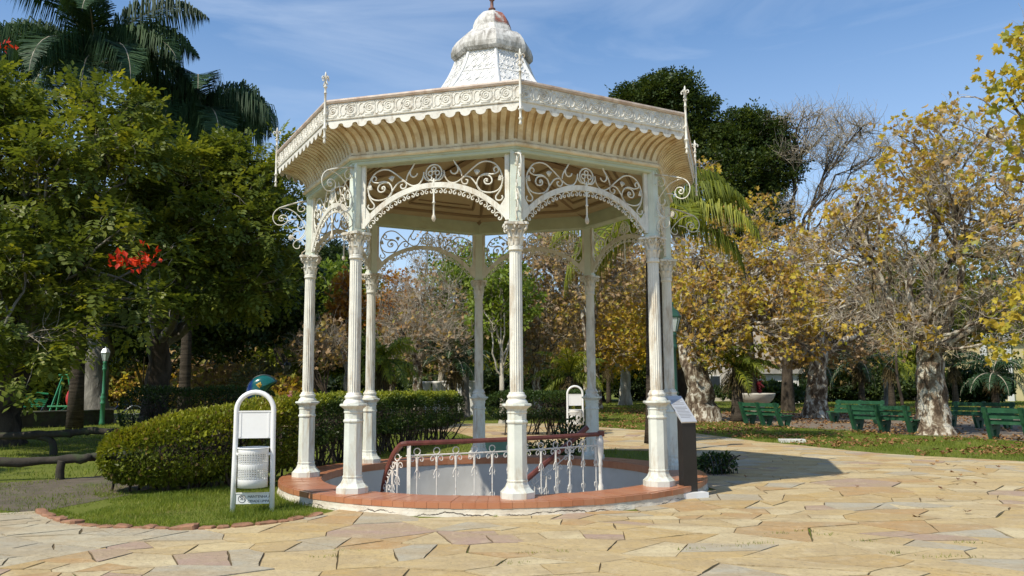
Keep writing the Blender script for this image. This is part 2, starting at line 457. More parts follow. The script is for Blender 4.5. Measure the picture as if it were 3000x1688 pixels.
def clip_half(poly, n, c):
    """keep n.p <= c"""
    out = []
    m = len(poly)
    for i in range(m):
        p, q = poly[i], poly[(i + 1) % m]
        dp, dq = n[0]*p[0] + n[1]*p[1] - c, n[0]*q[0] + n[1]*q[1] - c
        if dp <= 0: out.append(p)
        if (dp < 0 < dq) or (dq < 0 < dp):
            t = dp/(dp - dq)
            out.append((p[0] + t*(q[0] - p[0]), p[1] + t*(q[1] - p[1])))
    return out
def area(poly):
    return 0.5*sum(poly[i][0]*poly[(i + 1) % len(poly)][1] - poly[(i + 1) % len(poly)][0]*poly[i][1] for i in range(len(poly)))
def inside(poly, x, y):
    """vectorised point in polygon"""
    x = np.asarray(x); y = np.asarray(y)
    r = np.zeros(x.shape, bool)
    n = len(poly)
    for i in range(n):
        x1, y1 = poly[i]; x2, y2 = poly[(i + 1) % n]
        c = ((y1 > y) != (y2 > y)) & (x < (x2 - x1)*(y - y1)/((y2 - y1) + 1e-12) + x1)
        r ^= c
    return r
sl0, sl1 = at_z(0, 1668)[:2], at_z(553, 1560)[:2]
sn = np.array([-(sl1 - sl0)[1], (sl1 - sl0)[0]]); sn /= np.linalg.norm(sn); scst = float(sn @ sl0)
def is_small(c): return sn @ np.array(c) > scst and c[0] < -1.5 and c[1] < 13
def bsp(poly, out, depth=0):
    a = abs(area(poly))
    c = np.mean(poly, axis=0)
    if a < 0.004: return
    far = max(0.0, c[1] - 14)
    base = 0.085 if is_small(c) else 0.20
    lim = base*math.exp(rng.normal(0, 0.75))*(1 + (0 if c[1] > 2 else 2))
    if a < lim and depth > 3:
        out.append(poly); return
    P = np.array(poly) - c
    u, s, vt = np.linalg.svd(P, full_matrices=False)
    long_ = vt[0]
    ang = math.atan2(long_[1], long_[0]) + rng.normal(0, 0.30)
    n = (math.cos(ang), math.sin(ang))
    off = rng.uniform(-0.22, 0.22)*s[0]/math.sqrt(len(poly))
    cc = n[0]*c[0] + n[1]*c[1] + off
    for nn_, kk in ((n, cc), ((-n[0], -n[1]), -cc)):
        q = clip_half(poly, nn_, kk)
        if len(q) >= 3: bsp(q, out, depth + 1)
stones = []
# crazy paving: cells grown round scattered seeds, some of them broken once more
def cells(poly, dens, seed, stretch=1.22):
    g = np.random.default_rng(seed)
    P = np.array(poly); lo, hi = P.min(0), P.max(0)
    n = int((hi[0] - lo[0])*(hi[1] - lo[1])/dens)
    q = g.uniform(lo - 0.5, hi + 0.5, (n, 2))
    f = np.sin(q[:, 0]*1.3 + 2*np.sin(q[:, 1]*0.9)) + np.sin(q[:, 1]*1.7 - q[:, 0]*0.8)
    q = q[g.random(n) < np.clip(0.72 + 0.28*f, 0.25, 1)]
    for _ in range(2):                       # push seeds that sit too close apart
        d = (q[:, None] - q[None])*np.array([1/stretch, stretch])
        r = np.sqrt((d**2).sum(2)) + np.eye(len(q))*9
        w = np.clip(0.30*math.sqrt(dens/0.25) - r, 0, None)
        q = q + (d/r[:, :, None]*w[:, :, None]*0.5).sum(1)
    out = []
    for i in range(len(q)):
        d = (q - q[i])/np.array([stretch, 1/stretch])
        r = (d**2).sum(1); nb = np.argsort(r)[1:22]
        ck = [(q[i, 0] + 2.2*math.cos(a_), q[i, 1] + 2.2*math.sin(a_)) for a_ in np.linspace(0, 2*PI, 13)[:-1]]
        for j in nb:
            # bisector in the stretched metric
            m_ = (q[i] + q[j])/2; nv = (q[j] - q[i])/np.array([stretch**2, 1/stretch**2])
            ck = clip_half(ck, (nv[0], nv[1]), float(nv @ m_))
            if len(ck) < 3: break
        if len(ck) < 3: continue
        for k in range(len(poly)):            # keep to the region
            p0, p1 = np.array(poly[k]), np.array(poly[(k + 1) % len(poly)]); e = p1 - p0
            nv = np.array([e[1], -e[0]]); ck = clip_half(ck, (nv[0], nv[1]), float(nv @ p0))
            if len(ck) < 3: break
        if len(ck) < 3: continue
        # drop tiny edges
        ck = [p for k, p in enumerate(ck) if math.hypot(p[0] - ck[k - 1][0], p[1] - ck[k - 1][1]) > 0.03]
        if len(ck) < 3: continue
        parts = [ck]
        if g.random() < 0.42 and abs(area(ck)) > 0.10:
            c_ = np.mean(ck, axis=0); u_, s_, vt = np.linalg.svd(np.array(ck) - c_, full_matrices=False)
            an = math.atan2(vt[0][1], vt[0][0]) + g.normal(0, 0.35); nv = (math.cos(an), math.sin(an)); cc = nv[0]*c_[0] + nv[1]*c_[1] + g.uniform(-0.06, 0.06)
            parts = [clip_half(ck, nv, cc), clip_half(ck, (-nv[0], -nv[1]), -cc)]
        out += [p for p in parts if len(p) >= 3]
    return out
rect = [(-14, 5.0), (18, 5.0), (18, 19), (-14, 19)]
def ccw(p): return p if area(p) > 0 else p[::-1]
stones += cells(ccw(clip_half(rect, tuple(sn), scst)), 0.17, 501)
stones += cells(ccw(clip_half(clip_half(rect, tuple(-sn), -scst), (1, 0), -1.0)), 0.085, 502)
stones += cells([(-1.0, 13.5), (-14, 13.5), (-14, 19), (-1.0, 19)][::-1] if False else [(-12, 19), (18, 19), (18, 34), (-12, 34)], 0.23, 503)
for r_ in ([(-20, -6), (26, -6), (26, 5), (-20, 5)], [(18, 5), (26, 5), (26, 19), (18, 19)], [(-20, 5), (-14, 5), (-14, 13), (-20, 13)]):
    bsp(r_, stones)
V, F, T = [], [], []
bV, bF = [], []
def inset(poly, d):
    n = len(poly)
    q = poly
    for i in range(n):
        p0, p1 = np.array(poly[i]), np.array(poly[(i + 1) % n])
        e = p1 - p0
        l = np.linalg.norm(e)
        if l < 1e-6: continue
        nn_ = np.array([e[1], -e[0]])/l        # outward for CCW
        q = clip_half(q, tuple(nn_), float(nn_ @ p0) - d)
        if len(q) < 3: return []
    return q
for poly in stones:
    if area(poly) < 0: poly = poly[::-1]
    c = np.mean(poly, axis=0)
    if (c[0] - CX)**2 + (c[1] - CY)**2 < 3.2**2: continue
    ins = inside(plaza, [p[0] for p in poly], [p[1] for p in poly])
    if not ins.any() and not inside(plaza, [c[0]], [c[1]])[0]: continue
    if not ins.all():
        q = plaza
        for i in range(len(poly)):
            p0, p1 = np.array(poly[i]), np.array(poly[(i + 1) % len(poly)])
            e = p1 - p0; l = np.linalg.norm(e)
            if l < 1e-6: continue
            nn_ = np.array([e[1], -e[0]])/l
            q = clip_half(q, tuple(nn_), float(nn_ @ p0))
            if len(q) < 3: break
        if len(q) < 3: continue
        if area(q) < 0: q = q[::-1]
        if area(q) < 0.006: continue
        poly = q
        conv = False
    k = len(bV)
    bV += [(p[0], p[1], 0.004) for p in poly]
    bF.append(tuple(range(k, k + len(poly))))
    near = c[1] < 14
    q = inset(poly, rng.uniform(0.002, 0.008) if near else rng.uniform(0.002, 0.006)) if ins.all() else poly
    if len(q) < 3: continue
    # ragged edge
    pts = []
    for i in range(len(q)):
        p0, p1 = np.array(q[i]), np.array(q[(i + 1) % len(q)])
        l = np.linalg.norm(p1 - p0)
        pts.append(p0)
        if near and l > 0.16:
            m = int(l/0.13)
            for j in range(1, m):
                nrm = np.array([-(p1 - p0)[1], (p1 - p0)[0]])/l
                pts.append(p0 + (p1 - p0)*j/m + nrm*abs(rng.normal(0, 0.007)))
    k = len(V)
    n = len(pts)
    tz = rng.normal(0, 0.004, 2)
    hz = 0.013 + rng.uniform(-0.003, 0.004)
    V += [(p[0], p[1], 0.0045) for p in pts] + [(p[0], p[1], hz + tz[0]*(p[0] - c[0]) + tz[1]*(p[1] - c[1])) for p in pts]
    tval = rng.random()
    if is_small(c): tval = 1.0 + rng.random()*0.8       # pale worn stones by the lawn
    F.append(tuple(range(k + n, k + 2*n))); T.append(tval)
    for i in range(n):
        F.append((k + i, k + (i + 1) % n, k + n + (i + 1) % n, k + n + i)); T.append(tval)
def stone_mat():
    m, t, b = new_mat('flagstone')
    a = attr(t)
    mr = t.nodes.new('ShaderNodeMath'); mr.operation = 'MULTIPLY'; mr.inputs[1].default_value = 0.55
    t.links.new(a, mr.inputs[0])
    c = ramp(t, mr.outputs[0], [(0.0, (0.54, 0.41, 0.205)), (0.10, (0.48, 0.33, 0.135)), (0.17, (0.57, 0.455, 0.25)), (0.25, (0.42, 0.385, 0.295)),
                                (0.31, (0.52, 0.375, 0.165)), (0.38, (0.455, 0.285, 0.125)), (0.44, (0.60, 0.50, 0.30)), (0.49, (0.39, 0.275, 0.215)),
                                (0.53, (0.55, 0.41, 0.19)), (0.57, (0.48, 0.43, 0.31)), (0.75, (0.40, 0.36, 0.27)), (1.0, (0.55, 0.49, 0.36))], 'CONSTANT')
    n = noise(t, 1.3, 8, 0.62, 0.5, sc=(1, 2.2, 1))
    c = mixc(t, ramp(t, n, [(0.35, (0, 0, 0)), (0.68, (0.85, 0.85, 0.85))]), c, (0.40, 0.305, 0.175))
    n2 = noise(t, 4.5, 8, 0.7, 0.3)
    c = mixc(t, ramp(t, n2, [(0.52, (0, 0, 0)), (0.75, (0.6, 0.6, 0.6))]), c, (0.62, 0.52, 0.345))
    n3 = noise(t, 24, 4, 0.7)
    c = mixc(t, ramp(t, n3, [(0.52, (0, 0, 0)), (0.72, (0.6, 0.6, 0.6))]), c, (0.24, 0.18, 0.11))
    t.links.new(c, b.inputs['Base Color'])
    t.links.new(ramp(t, n2, [(0.3, (0.55,)*3), (0.7, (0.8,)*3)]), b.inputs['Roughness'])
    b.inputs['Specular IOR Level'].default_value = 0.25
    bump(t, b, noise(t, 9, 9, 0.7), 0.8, 0.03)
    return m
tag(mesh_obj('pavement', V, F, stone_mat(), tint=T), kind='structure')
tag(mesh_obj('pavement_joints', bV, bF, simple('joint_soil', (0.13, 0.095, 0.05), 0.95, 0.35, 6, 0.4, dirt=(0.07, 0.08, 0.025), dirt_scale=1.2, dirt_amt=(0.55, 0.7))), kind='structure')

def sheet(name, pts, m, z):
    mesh_obj_ = mesh_obj(name, [(p[0], p[1], z) for p in pts], [tuple(range(len(pts)))], m)
    return tag(mesh_obj_, kind='structure')
dirt = simple('trodden_dirt', (0.125, 0.10, 0.07), 0.95, 0.3, 2.5, 0.8, dirt=(0.09, 0.10, 0.035), dirt_scale=1.5, dirt_amt=(0.52, 0.72))
dp = [gz(x, y)[:2] for x, y in [(0, 1215), (170, 1203), (420, 1188), (420, 1215), (330, 1245), (180, 1272), (105, 1288), (40, 1288), (0, 1283)]]
dp = [(-22, 14.6), (-13, 14.4)] + [tuple(p) for p in dp] + [(-12, 11.0), (-22, 11.2)]
if area(dp) < 0: dp = dp[::-1]
sheet('dirt_path', dp, dirt, 0.004)
bp = [gz(x, y)[:2] for x, y in [(1790, 1058), (1950, 1072), (2100, 1082), (2320, 1096), (2575, 1110)]]
bp2 = [gz(x, y)[:2] for x, y in [(2575, 1046), (2330, 1042), (2080, 1040), (1820, 1036)]]
bp = [tuple(p) for p in bp] + [(16, 18.5), (24, 14), (30, 20)] + [tuple(p) for p in bp2]
if area(bp) < 0: bp = bp[::-1]
sheet('bench_path', bp, simple('leafy_dirt', (0.19, 0.155, 0.115), 0.95, 0.3, 2.0, 0.7, dirt=(0.24, 0.14, 0.06), dirt_scale=2.2, dirt_amt=(0.52, 0.70)), 0.004)

# ================================================================== stairwell: round kerb, pit, stair
sw = thing('stairwell', 'round stairwell with an orange tiled kerb and white plastered pit under the bandstand', 'stairwell', (CX, CY, 0))
RO, RI = 3.33, 2.70
mb = MB(); n = 192
prof = [(RO - 0.06, -0.06), (RO - 0.06, 0.088), (RO - 0.075, 0.088)]
mb.lathe([(RO - 0.01, -0.10), (RO + 0.012, 0.0), (RO - 0.004, 0.05), (RO - 0.010, 0.096), (RO - 0.25, 0.096)], n, cap=False)
def kerb_mat():
    m, t, b = new_mat('kerb_plaster')
    c = ramp(t, noise(t, 3, 8, 0.65), [(0.3, (0.40, 0.33, 0.24)), (0.5, (0.60, 0.54, 0.43)), (0.7, (0.70, 0.65, 0.55))])
    cz = t.nodes.new('ShaderNodeTexCoord'); mp_ = t.nodes.new('ShaderNodeMapping'); mp_.inputs['Scale'].default_value = (1.2, 1.2, 9)
    t.links.new(cz.outputs['Object'], mp_.inputs['Vector'])
    nn_ = t.nodes.new('ShaderNodeTexNoise'); nn_.inputs['Scale'].default_value = 2.2; nn_.inputs['Detail'].default_value = 5
    t.links.new(mp_.outputs['Vector'], nn_.inputs['Vector'])
    sub = t.nodes.new('ShaderNodeMath'); sub.operation = 'SUBTRACT'; sub.inputs[1].default_value = 0.5
    ab = t.nodes.new('ShaderNodeMath'); ab.operation = 'ABSOLUTE'
    t.links.new(nn_.outputs['Fac'], sub.inputs[0]); t.links.new(sub.outputs[0], ab.inputs[0])
    sz = t.nodes.new('ShaderNodeSeparateXYZ'); t.links.new(cz.outputs['Object'], sz.inputs[0])
    mw = t.nodes.new('ShaderNodeMath'); mw.operation = 'MULTIPLY_ADD'; mw.inputs[1].default_value = 0.22; mw.inputs[2].default_value = -0.085
    nw = noise(t, 2.6, 6, 0.6, 0, sc=(1, 1, 0.001)); t.links.new(nw, mw.inputs[0])
    dz = t.nodes.new('ShaderNodeMath'); dz.operation = 'SUBTRACT'; t.links.new(sz.outputs['Z'], dz.inputs[0]); t.links.new(mw.outputs[0], dz.inputs[1])
    da = t.nodes.new('ShaderNodeMath'); da.operation = 'ABSOLUTE'; t.links.new(dz.outputs[0], da.inputs[0])
    f2 = ramp(t, da.outputs[0], [(0.0, (1, 1, 1)), (0.004, (1, 1, 1)), (0.008, (0, 0, 0))])      # the long crack at the foot
    gap_ = ramp(t, noise(t, 1.7, 4, 0.6), [(0.44, (0, 0, 0)), (0.52, (1, 1, 1))])
    c = mixc(t, mixc(t, 1.0, f2, gap_, 'MULTIPLY'), c, (0.045, 0.033, 0.024))
    f = ramp(t, ab.outputs[0], [(0.0, (0.6, 0.6, 0.6)), (0.007, (0, 0, 0))])      # hair cracks
    c = mixc(t, f, c, (0.05, 0.035, 0.025))
    t.links.new(c, b.inputs['Base Color'])
    b.inputs['Roughness'].default_value = 0.9
    bump(t, b, noise(t, 12, 6), 0.6, 0.02)
    return m
mb.build('kerb_wall', kerb_mat(), sw)
# tile coping: individual edge tiles round the rim
def tile_mat():
    m, t, b = new_mat('terracotta_tile')
    c = ramp(t, attr(t), [(0, (0.38, 0.145, 0.07)), (0.5, (0.43, 0.17, 0.08)), (1, (0.44, 0.195, 0.105))])
    c = mixc(t, ramp(t, noise(t, 2.2, 8, 0.65), [(0.45, (0, 0, 0)), (0.75, (0.6, 0.6, 0.6))]), c, (0.48, 0.25, 0.135))
    c = mixc(t, ramp(t, noise(t, 9, 8, 0.7), [(0.60, (0, 0, 0)), (0.8, (0.7, 0.7, 0.7))]), c, (0.27, 0.12, 0.075))
    t.links.new(c, b.inputs['Base Color'])
    b.inputs['Roughness'].default_value = 0.33
    bump(t, b, noise(t, 14, 5), 0.25, 0.01)
    return m
M['tile'] = tile_mat()
mb = MB()
NT = 140
for i in range(NT):
    a0, a1 = 2*PI*(i + 0.012)/NT, 2*PI*(i + 0.988)/NT
    dz = rng.normal(0, 0.0015); tv = rng.random()
    for r0, r1, z0, z1 in ((RO - 0.055, RO + rng.normal(0, .002), 0.098, ZC - 0.004), (2.99, RO - 0.060, 0.10, ZC + 0.001), (2.755, 2.985, 0.10, ZC), (RI, 2.75, 0.06, ZC - 0.003)):
        P = [(r*math.cos(a), r*math.sin(a), z + dz) for z in (z0, z1) for r, a in ((r0, a0), (r1, a0), (r1, a1), (r0, a1))]
        mb.add(P, [(0, 3, 2, 1), (4, 5, 6, 7), (0, 1, 5, 4), (1, 2, 6, 5), (2, 3, 7, 6), (3, 0, 4, 7)], min(1, max(0, 0.5 + (tv - 0.5)*0.7 + rng.normal(0, 0.1))))
mb.build('tile_coping', M['tile'], sw, tint=True)
mb = MB()
mb.lathe([(RO - 0.08, 0.04), (RO - 0.01, 0.092), (RO - 0.012, ZC - 0.010), (RI + 0.004, ZC - 0.010), (RI + 0.004, 0.05)], n, cap=False)
mb.build('mortar_bed', simple('mortar', (0.46, 0.24, 0.14), 0.9, 0.2, 6, 0.2), sw)
mb = MB()
mb.lathe([(RI + 0.02, 0.09), (RI + 0.02, -2.6), (0.02, -2.6)], 128, cap=False)
pw = mb.build('pit_wall', M['pitwall'], sw, True)
# landing that carries the guard rail, and a flight of steps behind it
PL, PR = np.array([-1.43 - CX, 11.0 - CY]), np.array([1.36 - CX, 12.72 - CY])     # rail ends in local metres
du = (PR - PL)/np.linalg.norm(PR - PL); dn = np.array([-du[1], du[0]])
land = []
for t_ in np.linspace(0, 1, 15): land.append(PL + (PR - PL)*t_ + dn*0.06)
a_r = math.atan2(PR[1], PR[0]); a_l = math.atan2(PL[1], PL[0])
arc = [np.array([2.71*math.cos(a), 2.71*math.sin(a)]) for a in np.linspace(a_r - 0.05, a_l, 30)] if a_r > a_l else [np.array([2.71*math.cos(a), 2.71*math.sin(a)]) for a in np.linspace(a_r, a_l - 2*PI, 30)]
mb = MB(); mb.prism([tuple(p) for p in (land + arc)], -0.30, -0.14, lambda a, b, d: (a, b, d))
mb.build('landing', M['concrete'], sw)
mb = MB()
for k in range(14):
    o = PR - du*0.28*k
    P = [o + dn*0.08, o + dn*1.05, o - du*0.29 + dn*1.05, o - du*0.29 + dn*0.08]
    mb.prism([tuple(p) for p in P], -2.62, -0.14 - 0.17*(k + 1), lambda a, b, d: (a, b, d))
mb.build('stair_flight', M['concrete'], sw)

# ------------------------------------------------------------------ guard railing
rl = thing('stair_railing', 'white iron guard railing with scrolls and a brown handrail inside the stairwell', 'railing', (CX, CY, 0))
LR = float(np.linalg.norm(PR - PL))
def rail_pt(t_, z): 
    p = PL + (PR - PL)*t_ - dn*0.16*math.sin(PI*t_)
    return np.array([p[0], p[1], z])
ZT, ZBOT = 0.80, -0.06
top = [rail_pt(t_, ZT) for t_ in np.linspace(0, 1, 20)]
down = [np.array([*(PL + v), z]) for v, z in (((-0.06, 0.00), ZT - 0.01), ((-0.17, 0.07), 0.66), ((-0.28, 0.17), 0.42), ((-0.35, 0.30), 0.16), ((-0.38, 0.46), -0.10), ((-0.37, 0.66), -0.42), ((-0.33, 0.9), -0.8))]
hp = spline(down[::-1], 5)
path = np.concatenate([hp, np.array(top)])
MBt = MB()
def flat_rail(mb_, P, w, h):
    """rounded rectangular handrail"""
    P = np.asarray(P, float); n_ = len(P)
    T_ = np.gradient(P, axis=0); T_ /= np.linalg.norm(T_, axis=1)[:, None]
    Sd = np.cross(T_, [0, 0, 1.0]); Sd /= np.linalg.norm(Sd, axis=1)[:, None] + 1e-9
    Up = np.cross(Sd, T_)
    sec = [(-w, -h), (w, -h), (w*1.15, 0), (w*0.8, h), (-w*0.8, h), (-w*1.15, 0)]
    V_ = np.concatenate([[P[i] + Sd[i]*a + Up[i]*b for a, b in sec] for i in range(n_)])
    F_ = [(i*6 + j, i*6 + (j + 1) % 6, (i + 1)*6 + (j + 1) % 6, (i + 1)*6 + j) for i in range(n_ - 1) for j in range(6)]
    F_ += [tuple(range(6))[::-1], tuple((n_ - 1)*6 + j for j in range(6))]
    mb_.add(V_, F_)
flat_rail(MBt, path, 0.030, 0.030)
end = np.array([*PR, ZT])
MBt.box(end[0] - 0.045, end[0] + 0.05, end[1] - 0.05, end[1] + 0.05, ZT - 0.035, ZT + 0.045)
MBt.build('handrail', M['rail'], rl)
# rear handrail going down the flight
rear = [np.array([*(PR - du*s + dn*0.55), ZT - 0.02 - s*0.64]) for s in np.linspace(-0.15, 2.6, 12)]
mb = MB(); flat_rail(mb, rear, 0.03, 0.035); mb.build('handrail', M['rail'], rl)
def arc_pts(c, r, a0, a1, n_=14): return [(c[0] + r*math.cos(a), c[1] + r*math.sin(a)) for a in np.linspace(a0, a1, n_)]
def baluster(P0, ux, z0, z1, name='baluster'):
    """P0 xy, ux unit direction along the rail"""
    o = MB()
    f = lambda a, b: np.array([P0[0] + ux[0]*a, P0[1] + ux[1]*a, b])
    zt = z1 - 0.135                       # level of the lower rail
    o.tube([f(0, z0), f(0, zt)], 0.0085, 6)
    o.tube([f(0.0, zt - 0.20), f(0, zt - 0.03)], 0.016, 6)
    o.tube([f(*p) for p in arc_pts((0, z1 - 0.085), 0.045, 0, 2*PI*0.97, 14)], 0.0075, 5)
    for s in (-1, 1):
        o.tube([f(s*x, z) for x, z in spline([(0.010, zt - 0.10), (0.022, zt - 0.03), (0.062, zt - 0.015), (0.086, zt - 0.045), (0.078, zt - 0.078), (0.050, zt - 0.074), (0.048, zt - 0.050)], 3)], 0.007, 5)
        o.tube([f(s*x, z) for x, z in [(0.006, zt - 0.19), (0.030, zt - 0.225), (0.040, zt - 0.265), (0.026, zt - 0.290), (0.038, zt - 0.31)]], 0.0075, 5)
        o.tube([f(s*x, z) for x, z in [(0.006, z0 + 0.06), (0.028, z0 + 0.09), (0.034, z0 + 0.13), (0.022, z0 + 0.15)]], 0.0075, 5)
    return o.build(name, M['iron'], rl)
NB = 12
for k in range(NB):
    t_ = (k + 0.55)/NB
    p = rail_pt(t_, 0); q = rail_pt(min(1, t_ + 0.02), 0) - rail_pt(max(0, t_ - 0.02), 0)
    q = q[:2]/np.linalg.norm(q[:2])
    baluster(p[:2], q, ZBOT, ZT - 0.03)
for k in range(4):                         # on the left bend, going down
    i = int((0.92 - 0.115*k)*(len(hp) - 1)); p = hp[i]; q = hp[i + 1] - hp[i - 1] if i + 1 < len(hp) else hp[i] - hp[i - 1]
    q = q[:2]/np.linalg.norm(q[:2]); baluster(p[:2], q, p[2] - 0.85, p[2] - 0.03)
for k in range(1, 8):
    s = 0.22*k; p = PR - du*s + dn*0.55; baluster(p, du, ZT - s*0.64 - 0.86, ZT - 0.06 - s*0.64)
mb = MB()
mb.tube([rail_pt(t_, ZT - 0.165) for t_ in np.linspace(0, 1, 16)], 0.0105, 6)
mb.tube([rail_pt(t_, ZBOT) for t_ in np.linspace(0, 1, 16)], 0.012, 6)
lo = [p - np.array([0, 0, 0.165]) for p in hp[8:]]
mb.tube(lo, 0.009, 6)
mb.tube([p - np.array([0, 0, 0.17]) for p in rear], 0.009, 6)
mb.build('rail_bar', M['iron'], rl)
mb = MB(); p = rail_pt(0.012, 0)
mb.box(p[0] - 0.024, p[0] + 0.024, p[1] - 0.024, p[1] + 0.024, -0.14, ZT - 0.03); mb.build('newel_post', M['white'], rl)
mb = MB(); p = rail_pt(0.99, 0)
mb.lathe([(0.055, -0.14), (0.055, 0.02), (0.035, 0.06), (0.032, 0.30), (0.045, 0.34), (0.035, 0.40), (0.060, 0.52), (0.062, 0.70), (0.045, ZT - 0.02)], 12, (p[0], p[1], 0)); mb.build('newel_post', M['iron'], rl, True)

# ================================================================== the bandstand
gz_ = thing('bandstand', 'white octagonal cast iron bandstand with a frilled eave and domed lantern', 'bandstand', (CX, CY, 0))
# local frame of a column: -Y points outwards
def arc_xz(cx, cz, r, a0, a1, n_): return [(cx + r*math.cos(a), cz + r*math.sin(a)) for a in np.linspace(a0, a1, n_)]
mb = MB()
flute = lambda a: 1 - 0.14*np.abs(np.sin(a*9))**0.7
mb.lathe([(0.083, 1.475), (0.0835, 1.49), (0.085, 1.56), (0.0845, 2.3), (0.080, 3.27), (0.079, 3.285)], 144, (0, -R, 0), mod=flute, cap=False)
mb.lathe([(0.086, 3.280), (0.094, 3.288), (0.096, 3.303), (0.088, 3.315), (0.092, 3.325), (0.090, 3.338), (0.080, 3.345)], 32, (0, -R, 0))
col0 = mb.build('column', M['white'], gz_, True)
mb = MB()
ph = PI/8
k8 = 1/math.cos(PI/8)
mb.lathe([(0.205*k8, ZC - 0.02), (0.205*k8, 0.245), (0.195*k8, 0.252), (0.150*k8, 0.30), (0.128*k8, 0.350), (0.122*k8, 0.368), (0.128*k8, 0.372), (0.128*k8, 0.390), (0.119*k8, 0.396),
          (0.115*k8, 1.085), (0.126*k8, 1.090), (0.131*k8, 1.105), (0.126*k8, 1.122), (0.115*k8, 1.130), (0.115*k8, 1.205), (0.124*k8, 1.215), (0.124*k8, 1.230), (0.118*k8, 1.238),
          (0.125*k8, 1.265), (0.168*k8, 1.300), (0.178*k8, 1.306), (0.178*k8, 1.326), (0.165*k8, 1.332)], 8, (0, -R, 0), ph)
mb.build('pedestal', M['pedestal'], col0)
mb = MB()
mb.lathe([(0.14, 1.325), (0.142, 1.345), (0.128, 1.372), (0.112, 1.385), (0.110, 1.395), (0.122, 1.410), (0.124, 1.428), (0.108, 1.445), (0.100, 1.452), (0.102, 1.468), (0.086, 1.478)], 32, (0, -R, 0))
mb.build('base_moulding', M['white'], col0, True)
mb = MB()
mb.lathe([(0.083, 3.34), (0.082, 3.42), (0.090, 3.52), (0.118, 3.60), (0.125, 3.615)], 24, (0, -R, 0))
for tier, (n_, z0, hgt, r0, ph0) in enumerate(((8, 3.345, 0.115, 0.084, 0.0), (8, 3.40, 0.15, 0.086, PI/8))):
    for i in range(n_):
        a = ph0 + i*2*PI/n_
        rad_, tan_ = np.array([math.cos(a), math.sin(a), 0]), np.array([-math.sin(a), math.cos(a), 0])
        rows = [(0.0, 0.026, 0.0), (0.006, 0.036, 0.45), (0.016, 0.034, 0.75), (0.040, 0.024, 1.0), (0.050, 0.010, 0.90)]
        Vv = []
        for o_, w_, h_ in rows:
            c_ = np.array([0, -R, z0 + hgt*h_]) + rad_*(r0 + o_)
            Vv += [c_ - tan_*w_, c_ + rad_*0.010, c_ + tan_*w_]
        Ff = []
        for k in range(len(rows) - 1):
            Ff += [(k*3, k*3 + 1, k*3 + 4, k*3 + 3), (k*3 + 1, k*3 + 2, k*3 + 5, k*3 + 4)]
        mb.add(Vv, Ff)
for i in range(4):
    a = PI/4 + i*PI/2
    d_ = np.array([math.cos(a), math.sin(a), 0])
    P = [(0.088, 3.50), (0.105, 3.56), (0.140, 3.605), (0.172, 3.600), (0.180, 3.570), (0.163, 3.548), (0.146, 3.560), (0.150, 3.580)]
    mb.tube([np.array([0, -R, 0]) + d_*r_ + np.array([0, 0, z_]) for r_, z_ in spline(P, 3)], 0.014, 6)
    for s in (-1, 1):
        t2 = np.array([-d_[1], d_[0], 0])*s
        Q = [(0.098, 3.53, 0.02), (0.115, 3.58, 0.05), (0.118, 3.60, 0.07), (0.120, 3.585, 0.086), (0.118, 3.565, 0.078)]
        mb.tube([np.array([0, -R, 0]) + d_*r_ + t2*w_ + np.array([0, 0, z_]) for r_, z_, w_ in Q], 0.011, 5)
ab = []
for i in range(4):
    a = PI/4 + i*PI/2
    for da, rr in ((-0.10, 0.205), (0.10, 0.205), (PI/4 - 0.25, 0.148), (PI/4, 0.135), (PI/4 + 0.25, 0.148)):
        ab.append((rr*math.cos(a + da), rr*math.sin(a + da)))
mb.prism(ab, 3.612, 3.640, lambda a, b, d: (a, b - R, d))
mb.prism([(x*0.93, y*0.93) for x, y in ab], 3.640, 3.648, lambda a, b, d: (a, b - R, d))
for i in range(4):                        # fleurons
    a = i*PI/2
    mb.lathe([(0.0, -0.025), (0.02, -0.012), (0.024, 0.006), (0.012, 0.02), (0.0, 0.022)], 8, (0.142*math.cos(a), -R + 0.142*math.sin(a), 3.618))
mb.build('capital', M['white'], col0)
mb = MB()
mb.box(-0.068, 0.068, -R - 0.075, -R + 0.07, 3.646, 4.60)
mb.box(-0.085, 0.085, -R - 0.079, -R + 0.072, 3.649, 3.69)
for zz in (3.95, 4.42):
    mb.lathe([(0.017, 0), (0.017, 0.008), (0.008, 0.012)], 10, (0, 0, 0)); Vb = mb.V[-1]
    mb.V[-1] = np.stack([Vb[:, 0], -R - 0.075 - Vb[:, 2], zz + Vb[:, 1]], 1)
mb.build('post', M['mint'], col0)

